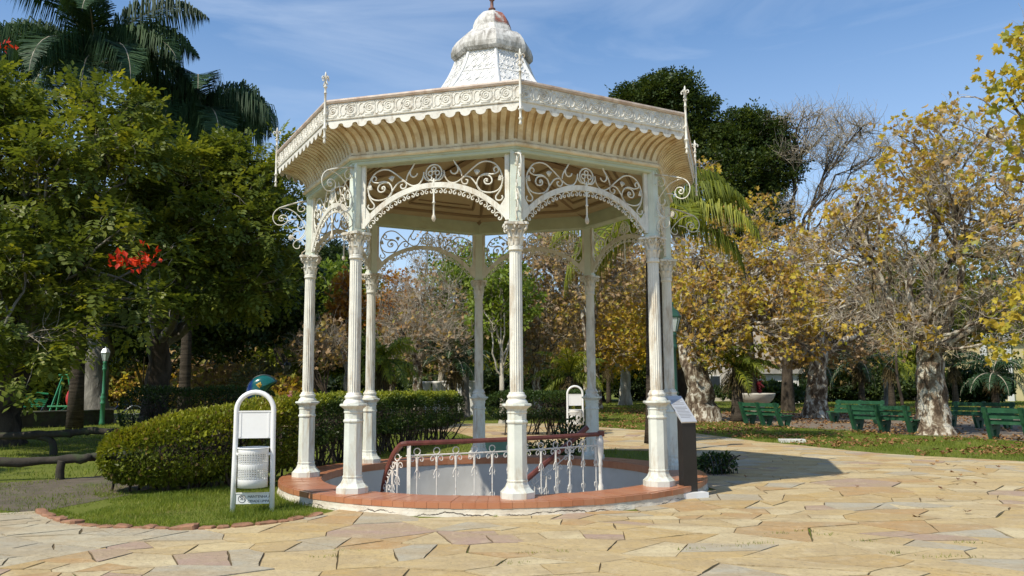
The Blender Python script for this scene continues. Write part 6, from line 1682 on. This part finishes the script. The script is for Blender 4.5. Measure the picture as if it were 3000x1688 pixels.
litter_bin('small white arched litter bin far behind the clipped shrub', (p[0], p[1], 0), 0.05, text=False)

# ---------------------------------------------------------------- information lectern
p = at_z(2018, 1459)
lc = thing('information_lectern', 'dark steel information lectern with a tilted plate on a white plinth', 'lectern', (p[0], p[1], 0), math.radians(24))
mb = MB(); mb.box(-0.22, 0.21, -0.17, 0.17, 0.0, 0.085); mb.build('plinth', M['binwhite'], lc)
mb = MB()
mb.prism([(-0.055, 0.0865), (0.055, 0.0865), (0.055, 1.16), (-0.055, 1.045)], -0.115, 0.115, lambda a, b, d: (d, a, b))
mb.build('post', M['lectern'], lc)
mb = MB()
mb.prism([(-0.075, 1.042), (-0.065, 1.024), (0.295, 1.372), (0.285, 1.392)], -0.128, 0.128, lambda a, b, d: (d, a, b)); pl = mb.build('plate', M['plate'], lc)
mb = MB()
slope = (1.392 - 1.042)/0.36
for i in range(12):
    y = -0.02 + 0.020*i + (0.02 if i > 7 else 0); z = 1.042 + (y + 0.075)*slope + 0.0015
    w = 0.095 if i % 5 else 0.05
    mb.add([(-0.10, y, z), (w, y, z), (w, y + 0.008, z + 0.008*slope), (-0.10, y + 0.008, z + 0.008*slope)], [(0, 1, 2, 3)])
mb.build('small_print', simple('grey_print', (0.24, 0.24, 0.25), 0.5, 0.1, 4, 0), pl)

# ---------------------------------------------------------------- benches
def bench_proto(label, loc, rz):
    t = thing('park_bench', label, 'bench', loc, rz, 'green park benches')
    # local: x along the bench, +y the sitting side
    L_ = 2.0
    prof = [(-0.34, 0.86), (-0.22, 0.86), (-0.05, 0.44), (0.40, 0.44), (0.42, 0.36), (0.18, 0.0), (0.06, 0.0), (0.20, 0.32), (0.00, 0.32), (0.06, 0.0), (-0.10, 0.0)]
    prof_a = [(-0.36, 0.87), (-0.25, 0.87), (0.07, 0.0), (-0.08, 0.0)]
    prof_b = [(-0.06, 0.36), (0.40, 0.40), (0.40, 0.33), (0.26, 0.0), (0.13, 0.0), (0.17, 0.27), (-0.01, 0.24)]
    for x in (-L_*0.46, 0.0, L_*0.46):
        mb = MB(); mb.prism(prof_a, x - 0.05, x + 0.05, lambda a, b, d: (d, a, b)); mb.prism(prof_b, x - 0.045, x + 0.045, lambda a, b, d: (d, a, b)); mb.build('leg', M['bench'], t)
    for k, z in enumerate((0.83, 0.67, 0.52)):
        y = -0.245 + (0.87 - z)*0.37
        mb = MB(); mb.box(-L_*0.52, L_*0.52, y - 0.001, y + 0.035, z - 0.11, z + 0.015); mb.build('back_slat', M['bench'], t)
    for y in (0.02, 0.16, 0.30):
        mb = MB(); mb.box(-L_*0.52, L_*0.52, y, y + 0.12, 0.405, 0.44); mb.build('seat_slat', M['bench'], t)
    return t
def bench_pose(a, b):
    A, B = gz(*a), gz(*b)
    d = B - A
    return A, B, math.atan2(d[1], d[0])
specs = []
# (left leg px, right leg px) in the 2575 view, facing away
A, B, a2 = bench_pose((2144, 1086), (2302, 1094))
proto = bench_proto('green slatted bench left of the massive mottled trunk, its back to the plaza', ((A + B)/2)[:3], a2)
def put_bench(c, rz, lab):
    b = copy_tree(proto); b.location = (c[0], c[1], 0); b.rotation_euler = (0, 0, rz); b['label'] = lab
    return b
proto.location.z = 0
A, B, a1 = bench_pose((1858, 1069), (1992, 1078))
put_bench((A + B)/2, a1, 'green bench nearest the gnarled trunk, below the white bowl')
A = gz(2495, 1105); put_bench(A + np.array([math.cos(a2), math.sin(a2), 0])*0.92, a2, 'green bench cut by the right edge of the photo, its back to the plaza')
A = gz(2098, 1062); put_bench(A + np.array([math.cos(a2), math.sin(a2), 0])*1.0, a2 + PI, 'green bench behind, facing the plaza across the left bench aisle')
A = gz(2440, 1075); put_bench(A + np.array([math.cos(a2), math.sin(a2), 0])*0.35, a2 + PI, 'green bench behind, facing the plaza just right of the massive trunk')

# ---------------------------------------------------------------- lamp posts
def lamp_post(label, loc, h, mat, top='round'):
    t = thing('lamp_post', label, 'street lamp', loc)
    mb = MB()
    mb.lathe([(0.115, 0), (0.115, 0.12), (0.095, 0.18), (0.088, h*0.27), (0.11, h*0.275), (0.11, h*0.295), (0.075, h*0.31), (0.105, h*0.34), (0.11, h*0.365), (0.07, h*0.39), (0.095, h*0.40), (0.062, h*0.415), (0.055, h*0.70), (0.09, h*0.715), (0.09, h*0.735), (0.06, h*0.745), (0.095, h*0.765), (0.055, h*0.79), (0.08, h*0.80), (0.08, h*0.82), (0.05, h*0.83)], 16)
    mb.build('post', mat, t, True)
    mb = MB(); mb.lathe([(0.085, h*0.832), (0.175, h*0.93)], 6); mb.build('lantern_glass', M['lampglass'], t)
    mb = MB()
    mb.lathe([(0.19, h*0.928), (0.20, h*0.94), (0.12, h*0.985), (0.03, h), (0.02, h*1.02), (0.035, h*1.03), (0.0, h*1.045)], 6)
    for i in range(6):
        a = i*PI/3; mb.tube([(0.09*math.cos(a), 0.09*math.sin(a), h*0.832), (0.18*math.cos(a), 0.18*math.sin(a), h*0.93)], 0.012, 4)
    mb.build('lantern_roof', mat if top != 'grey' else M['plate'], t)
    return t
p = gz(256, 1070); lamp_post('green lamp post with a grey capped lantern in front of the grey trunk', (p[0], p[1], 0), 3.2, M['lampgreen'], 'grey')
p = gy(1697, 960, 19.2); lamp_post('green lamp post half hidden behind the right-hand columns', (p[0], p[1], 0), 3.35, M['lampteal'])
p = gy(722, 960, 40); lamp_post('dark far lamp post just left of the leftmost column', (p[0], p[1], 0), 2.75, M['lampdark'])

# ---------------------------------------------------------------- rustic log rails on the left
def log_rail(label, pts, r_, posts):
    o = np.array([pts[0][0], pts[0][1], 0])
    t = thing('log_rail', label, 'low fence', tuple(o))
    g = np.random.default_rng(int(abs(pts[0][1])*100))
    P = spline(np.array(pts, float) - o, 8); P[1:-1] += g.normal(0, 0.012, (len(P) - 2, 3))
    mb = MB(); mb.tube(P, r_*(1 + 0.12*np.sin(np.arange(len(P))*1.1) + g.normal(0, 0.05, len(P))), 10); mb.build('rail', M['log'], t, True)
    for q in posts:
        mb = MB(); Q = spline(np.array(q, float) - o, 5); mb.tube(Q, r_*np.linspace(0.85, 1.0, len(Q)), 10); mb.build('post', M['log'], t, True)
    return t
f0 = gz(152, 1206); f0[2] = 0
log_rail('low mossy log rail nearest the dirt path with one short post', [(f0[0] - 6.5, f0[1] - 1.0, 0.30), (f0[0] - 3, f0[1] - 0.5, 0.32), (f0[0] - 0.1, f0[1], 0.33), (f0[0] + 0.5, f0[1] + 0.2, 0.37), (f0[0] + 1.0, f0[1] + 0.35, 0.36)], 0.075, [[(f0[0] + 0.02, f0[1] - 0.02, 0.32), (f0[0], f0[1] - 0.03, 0.15), (f0[0] + 0.01, f0[1] - 0.02, -0.1)], [(f0[0] - 3, f0[1] - 0.5, 0.3), (f0[0] - 3, f0[1] - 0.5, -0.1)]])
f1 = gz(133, 1146); f1[2] = 0
log_rail('second mossy log rail behind the first, with a bent branch post', [(f1[0] - 6, f1[1] - 0.4, 0.50), (f1[0] - 2, f1[1] - 0.1, 0.47), (f1[0], f1[1], 0.49), (f1[0] + 0.7, f1[1] + 0.1, 0.54), (f1[0] + 1.5, f1[1] + 0.2, 0.52)], 0.085, [[(f1[0] - 0.55, f1[1], 0.46), (f1[0] - 0.12, f1[1], 0.38), (f1[0], f1[1], 0.2), (f1[0], f1[1], -0.1)], [(f1[0] - 4, f1[1] - 0.2, 0.45), (f1[0] - 4, f1[1] - 0.2, -0.1)]])
# dark sleeper wall behind them
s0, s1 = gz(60, 1078), gz(225, 1070)
st = thing('sleeper_wall', 'low wall of dark stacked sleepers below the playground', 'low wall', ((s0 + s1)/2*[1, 1, 0]).tolist(), math.atan2(s1[1] - s0[1], s1[0] - s0[0]))
Lw = float(np.linalg.norm((s1 - s0)[:2])) + 2
mb = MB()
for k in range(3): mb.box(-Lw/2, Lw/2, -0.1 + 0.01*k, 0.1 + 0.01*k, 0.2*k + 0.003*k, 0.2*(k + 1))
mb.build('sleepers', M['log'], st)
mb = MB(); mb.box(-Lw/2 - 0.05, Lw/2 + 0.05, -0.14, 0.16, 0.607, 0.65); mb.build('cap_board', M['bark_grey'], st)
# grey handrail post at the left
p = gz(45, 1085); hr = thing('handrail_post', 'thin grey metal post with a short top bar left of the sleeper wall', 'post', (p[0], p[1], 0))
mb = MB(); mb.tube([(0, 0, -0.1), (0.10, 0, 1.15), (0.22, 0.02, 1.16)], 0.025, 8); mb.build('pipe', M['plate'], hr, True)

# ---------------------------------------------------------------- playground pieces in the shade
p = gy(165, 960, 36)
sf = thing('swing_frame', 'green wooden play frame with slanted legs and crossbars in the shade', 'play frame', (p[0], p[1], 0), 0.15)
for x0, x1, y0, y1 in ((-0.55, -0.1, -0.5, 0), (0.75, 0.1, -0.5, 0), (-0.55, -0.1, 0.5, 0), (0.75, 0.1, 0.5, 0)):
    mb = MB(); mb.tube([(x0, y0, 0), (x1, y1, 2.1)], 0.05, 4); mb.build('leg', M['playgreen'], sf)
mb = MB(); mb.tube([(-0.5, -0.5, 0.75), (0.62, -0.5, 0.75)], 0.04, 4); mb.tube([(-0.4, -0.45, 0.25), (0.3, -0.4, 0.75)], 0.035, 4); mb.tube([(-0.3, 0, 2.1), (0.3, 0, 2.1)], 0.05, 4); mb.build('crossbar', M['playgreen'], sf)
p = gy(72, 960, 34)
sl = thing('play_swing', 'green slatted play swing bench with dark legs at the far left', 'play swing', (p[0], p[1], 0), 0.3)
mb = MB()
for k in range(5): mb.box(-0.6, 0.7, -0.3 + 0.13*k, -0.19 + 0.13*k, 0.78 + 0.07*k, 0.82 + 0.07*k)
mb.build('seat', M['playgreen'], sl)
for x in (-0.5, 0.6):
    mb = MB(); mb.tube([(x - 0.2, -0.25, 0), (x, 0.1, 0.8)], 0.05, 6); mb.tube([(x + 0.25, 0.25, 0), (x, 0.1, 0.8)], 0.05, 6); mb.build('leg', M['lampdark'], sl)
mb = MB(); mb.tube([(-0.6, 0.35, 1.0), (0.2, 0.3, 1.35), (0.7, 0.3, 1.3)], 0.04, 5); mb.build('armrest', M['playgreen'], sl)
p = gy(198, 960, 38)
rb = thing('play_barrel', 'red round play barrel left of the grey trunk', 'play barrel', (p[0], p[1], 0))
mb = MB(); mb.lathe([(0.30, 0.62), (0.42, 0.7), (0.50, 0.95), (0.50, 1.15), (0.42, 1.4), (0.30, 1.48)], 20); mb.build('shell', M['playred'], rb, True)
for a in (0.5, 2.6, 4.7):
    mb = MB(); mb.tube([(0.32*math.cos(a), 0.32*math.sin(a), 0), (0.30*math.cos(a), 0.30*math.sin(a), 0.7)], 0.05, 6); mb.build('leg', M['lampdark'], rb)

# parked bicycle-like pushcart by the dark hedge: a pale pole, wheels and a white mudguard
p = gy(312, 960, 38)
bk = thing('parked_bicycle', 'dark bicycle with a white mudguard parked by the shaded hedge', 'bicycle', (p[0], p[1], 0), 0.35)
for s, x in ((-1, -0.5), (1, 0.5)):
    mb = MB(); mb.tube([(x + 0.32*math.cos(a), 0, 0.33 + 0.32*math.sin(a)) for a in np.linspace(0, 2*PI, 25)[:-1]], 0.022, 6, True)
    w_ = mb.build('wheel', M['lampdark'], bk, True)
    mb = MB()
    for q in range(6): mb.tube([(x, 0, 0.33), (x + 0.31*math.cos(q*PI/3), 0, 0.33 + 0.31*math.sin(q*PI/3))], 0.006, 3)
    mb.build('spoke', M['plate'], w_)
mb = MB()
for A_, B_ in (((-0.5, 0, 0.33), (-0.1, 0, 0.33)), ((-0.1, 0, 0.33), (-0.25, 0, 0.85)), ((-0.2, 0, 0.72), (0.33, 0, 0.78)), ((-0.1, 0, 0.33), (0.35, 0, 0.68)), ((0.5, 0, 0.33), (0.32, 0, 0.98)), ((-0.5, 0, 0.33), (-0.2, 0, 0.72))): mb.tube([A_, B_], 0.02, 6)
mb.tube([(0.32, -0.26, 1.0), (0.32, 0, 0.98), (0.32, 0.26, 1.0)], 0.015, 6)
mb.build('frame', simple('navy_frame', (0.03, 0.04, 0.12), 0.3, 0.1, 4, 0), bk, True)
mb = MB(); mb.box(-0.38, -0.14, -0.07, 0.07, 0.86, 0.91); mb.build('saddle', M['black'], bk)
mb = MB(); mb.tube([(0.5 + 0.37*math.cos(a), 0, 0.33 + 0.37*math.sin(a)) for a in np.linspace(0.4, 2.6, 12)], 0.03, 6); mb.build('mudguard', M['binwhite'], bk, True)

# ---------------------------------------------------------------- phone shell
p = gy(655, 960, 20.5)
po = thing('phone_booth', 'blue and green phone shell with a painted yellow flower above the hedge', 'phone booth', (p[0], p[1], 0), 0.1)
mb = MB(); mb.tube([(-0.16, 0.1, 0), (-0.16, 0.1, 1.30)], 0.045, 10); mb.build('post', M['lampdark'], po, True)
def shell_mat():
    m, t, b = new_mat('phone_shell_paint')
    tcn = t.nodes.new('ShaderNodeTexCoord'); sp_ = t.nodes.new('ShaderNodeSeparateXYZ'); t.links.new(tcn.outputs['Object'], sp_.inputs[0])
    mr_ = t.nodes.new('ShaderNodeMapRange'); mr_.inputs['From Min'].default_value = -0.36; mr_.inputs['From Max'].default_value = 0.25
    t.links.new(sp_.outputs['X'], mr_.inputs['Value'])
    t.links.new(ramp(t, mr_.outputs['Result'], [(0.0, (0.008, 0.02, 0.14)), (0.30, (0.008, 0.03, 0.13)), (0.42, (0.006, 0.10, 0.10)), (1.0, (0.008, 0.10, 0.085))]), b.inputs['Base Color'])
    b.inputs['Roughness'].default_value = 0.22
    return m
OUT = spline(np.array([(-0.30, 0.0), (-0.33, 0.20), (-0.28, 0.42), (-0.13, 0.58), (0.07, 0.645), (0.25, 0.60), (0.37, 0.51), (0.375, 0.455), (0.25, 0.36), (0.13, 0.20), (0.03, 0.05), (-0.12, -0.04)]), 3, True)
oc = OUT.mean(0)
V, F = [], []
no = len(OUT); LAY = [(-0.27, 0.25), (-0.255, 0.55), (-0.21, 0.80), (-0.12, 0.95), (0.0, 1.0), (0.12, 0.95), (0.21, 0.80), (0.255, 0.55), (0.27, 0.25)]
for y_, s_ in LAY:
    q = oc + (OUT - oc)*s_
    V += [(a_, y_, 1.20 + b_) for a_, b_ in q]
F = [(k*no + i, k*no + (i + 1) % no, (k + 1)*no + (i + 1) % no, (k + 1)*no + i) for k in range(len(LAY) - 1) for i in range(no)]
F += [tuple(range(no))[::-1], tuple((len(LAY) - 1)*no + i for i in range(no))]
sh = mesh_obj('shell', V, F, shell_mat(), po, True)
mb = MB(); mb.tube([(a_, 0.0, 1.20 + b_) for a_, b_ in oc + (OUT - oc)*1.01], 0.022, 6, True); mb.build('shell_rim', M['lampdark'], sh, True)
ctr = np.mean(np.array(V), 0)
mb = MB()
mb.box(-0.02, 0.16, 0.06, 0.18, 0.95, 1.30); mb.build('phone_unit', M['plate'], po)
g_ = np.random.default_rng(12)
c_ = np.array([0.03, -0.292, 1.20 + 0.40])
fm = MB()
for k in range(7):
    a = k*2*PI/7 + 0.3; r_ = 0.085 if k % 2 else 0.065
    d_ = np.array([math.cos(a), 0, math.sin(a)]); s_ = np.array([-d_[2], 0, d_[0]])
    fm.add([c_ + d_*0.012 + s_*0.0, c_ + d_*r_*0.6 + s_*0.025 + [0, 0.006, 0], c_ + d_*r_ + [0, 0.014, 0], c_ + d_*r_*0.6 - s_*0.025 + [0, 0.006, 0]], [(0, 1, 2, 3)])
fm.lathe([(0.022, -0.006), (0.024, 0.0), (0.0, 0.008)], 8, tuple(c_))
fm.build('painted_flower', simple('yellow_paint', (0.60, 0.38, 0.06), 0.4, 0.3, 20, 0), sh)

# ---------------------------------------------------------------- small things
p = gz(1900, 1022); p = gy(1902, 960, 43)
bw = thing('planter_bowl', 'wide pale concrete planter bowl behind the left bench', 'planter', (p[0], p[1], 0)); bw.scale = (1.24, 1.24, 1.3)
mb = MB(); mb.lathe([(0.30, 0.0), (0.30, 0.30), (0.52, 0.40), (0.66, 0.53), (0.75, 0.72), (0.76, 0.77), (0.71, 0.77), (0.66, 0.69)], 32, cap=False); mb.build('bowl', M['bowl'], bw, True)
mb = MB(); mb.lathe([(0.675, 0.695), (0.3, 0.73), (0.01, 0.74)], 24, cap=False); mb.build('soil', dirt, bw)
p = gz(1990, 1112)
ss = thing('stone_slab', 'white flat stone slab lying in the lawn strip', 'slab', (p[0], p[1], 0), -0.15)
mb = MB(); mb.prism([(-0.34, -0.2), (0.33, -0.22), (0.36, 0.18), (-0.30, 0.24)], 0.0, 0.075, lambda a, b, d: (a, b, d)); mb.build('top', M['slab'], ss)
p = gy(2262, 960, 32)
yp = thing('young_tree', 'thin dark leaning pole of a young tree behind the long bench', 'tree', (p[0], p[1], 0))
mb = MB(); mb.tube([(0.1, 0, -0.05), (0.04, 0, 0.9), (-0.09, 0, 1.8), (-0.06, 0, 3.2)], [0.075, 0.065, 0.055, 0.04], 8); mb.build('trunk', M['bark_dark'], yp, True)
g_ = np.random.default_rng(55); P = np.array([-0.06, 0, 3.3]) + g_.normal(0, 0.35, (140, 3)); leaves('foliage', P, 0.2*np.ones(140), STAR, M['lf_plane'], yp, None, None, 0.4, 0.2, g_)
p = gy(1258, 1158, 17.3)
gb = thing('cable_box', 'low pale green metal box behind the kerb, seen over the handrail', 'utility box', (p[0] - 0.04, p[1], 0), 0.05)
mb = MB(); mb.box(-0.36, 0.36, -0.16, 0.16, 0.0, 0.40); mb.build('body', M['boxgreen'], gb)
mb = MB(); mb.box(-0.385, 0.385, -0.185, 0.185, 0.402, 0.43); mb.build('lid', M['boxgreen'], gb)
# wire hoops over the low bush
p = gz(1778, 1200)
wh = thing('wire_hoops', 'row of dark wire hoops over the low bush behind the lectern', 'plant guard', (3.58, 14.25, 0), 0.5)
for k in range(7):
    mb = MB(); x = -0.27 + 0.09*k; mb.tube([(x, 0.12*math.cos(a), 0.34*math.sin(a) if a < PI else 0) for a in np.linspace(0, PI, 12)], 0.007, 5); mb.build('hoop', M['lampdark'], wh, True)

# edging stones along the near lawn
em = simple('edging_stone', (0.30, 0.155, 0.09), 0.9, 0.35, 5, 0.8, dirt=(0.20, 0.17, 0.08), dirt_scale=4, dirt_amt=(0.5, 0.7))
E_ = spline(np.array(left_edge[1:]), 12)
Ls = np.concatenate([[0], np.cumsum(np.linalg.norm(np.diff(E_, axis=0), axis=1))])
g_ = np.random.default_rng(66)
s = 0.05
while s < Ls[-1] - 0.1:
    l = g_.uniform(0.14, 0.38)
    P = np.array([np.interp(s + l/2, Ls, E_[:, k]) for k in range(2)]); Q = np.array([np.interp(s + l, Ls, E_[:, k]) for k in range(2)]) - np.array([np.interp(s, Ls, E_[:, k]) for k in range(2)])
    hh = g_.uniform(0.022, 0.06); w = g_.uniform(0.06, 0.10)
    n_ = 12
    ol = [(l*0.47*math.copysign(abs(math.cos(a))**0.4, math.cos(a))*g_.uniform(.93, 1.04), w*math.copysign(abs(math.sin(a))**0.5, math.sin(a))*g_.uniform(.8, 1.1)) for a in np.linspace(0, 2*PI, n_ + 1)[:-1]]
    V = [(x, y, -0.03) for x, y in ol] + [(x*0.97, y*0.97, hh*g_.uniform(.6, .9)) for x, y in ol] + [(x*0.75, y*0.7, hh*g_.uniform(.9, 1.1)) for x, y in ol]
    F = [(k*n_ + i, k*n_ + (i + 1) % n_, (k + 1)*n_ + (i + 1) % n_, (k + 1)*n_ + i) for k in range(2) for i in range(n_)] + [tuple(2*n_ + i for i in range(n_))]
    o = mesh_obj('edging_stone', V, F, em)
    o.location = (P[0], P[1], 0); o.rotation_euler = (g_.normal(0, .05), g_.normal(0, .05), math.atan2(Q[1], Q[0]) + g_.normal(0, .06))
    tag(o, 'rough reddish edging stone in the border of the near lawn', 'edging stone', 'edging stones round the near lawn')
    s += l*0.97

# ---------------------------------------------------------------- buildings and posts in the distance
p = gy(1085, 960, 42)
wp = thing('white_monument', 'pair of white posts and a low white wall behind the hedge, left of centre', 'monument', (p[0], p[1], 0))
for x in (-0.25, 0.28):
    mb = MB(); mb.lathe([(0.26, 0), (0.24, 0.2), (0.22, 1.6), (0.26, 1.65), (0.26, 1.75)], 16, (x, 0, 0)); mb.build('post', M['wallwhite'], wp, True)
mb = MB(); mb.box(0.55, 2.4, 0.3, 0.7, 0, 1.7); mb.box(0.5, 2.45, 0.25, 0.75, 1.702, 1.78); mb.build('low_wall', M['wallwhite'], wp)
def building(label, c, w, d, h, m, rows, cols, rz=0.0, roof=True, name='building', cat='building'):
    t = thing(name, label, cat, (c[0], c[1], 0), rz)
    mb = MB(); mb.box(-w/2, w/2, -d/2, d/2, 0, h); wl = mb.build('wall', m, t)
    for r_ in range(rows):
        for q in range(cols):
            x = -w/2 + w*(q + 0.5)/cols; z = 0.9 + (h - 0.8)*r_/rows
            mb = MB(); mb.box(x - 0.5, x + 0.5, -d/2 - 0.05, -d/2 + 0.02, z, z + 1.3); o = mb.build('window', M['wallwhite'], t)
            mb = MB(); mb.box(x - 0.42, x + 0.42, -d/2 - 0.055, -d/2 - 0.051, z + 0.08, z + 1.22); mb.build('pane', M['glass_dark'], o)
    mb = MB(); mb.box(-w/2 - 0.3, w/2 + 0.3, -d/2 - 0.3, d/2 + 0.3, h + 0.002, h + 0.35); mb.build('roof', M['concrete'], t)
    return t
p = gy(1800, 960, 74); building('large pale building mostly hidden behind the yellow and brown trees at right', p, 12, 8, 12.0, M['wallcream'], 3, 4, 0.1)
p = gy(2470, 960, 66); b = building('yellow building with pale pilasters at the far right', p, 4.4, 6, 4.6, M['wallyellow'], 0, 0, 0.1)
for x in (-2.0, 0.0, 2.0):
    mb = MB(); mb.box(x - 0.22, x + 0.22, -3.25, -3.06, 0, 4.5); mb.build('pilaster', M['wallwhite'], b)
p = gy(1948, 960, 62); building('low white building with a dark base right of the white bowl', p, 2.6, 3, 2.2, M['wallwhite'], 0, 0, 0.0)
p = gy(2250, 960, 72); building('small white building far behind the young tree', p, 3, 4, 2.5, M['wallwhite'], 0, 0, 0.0)
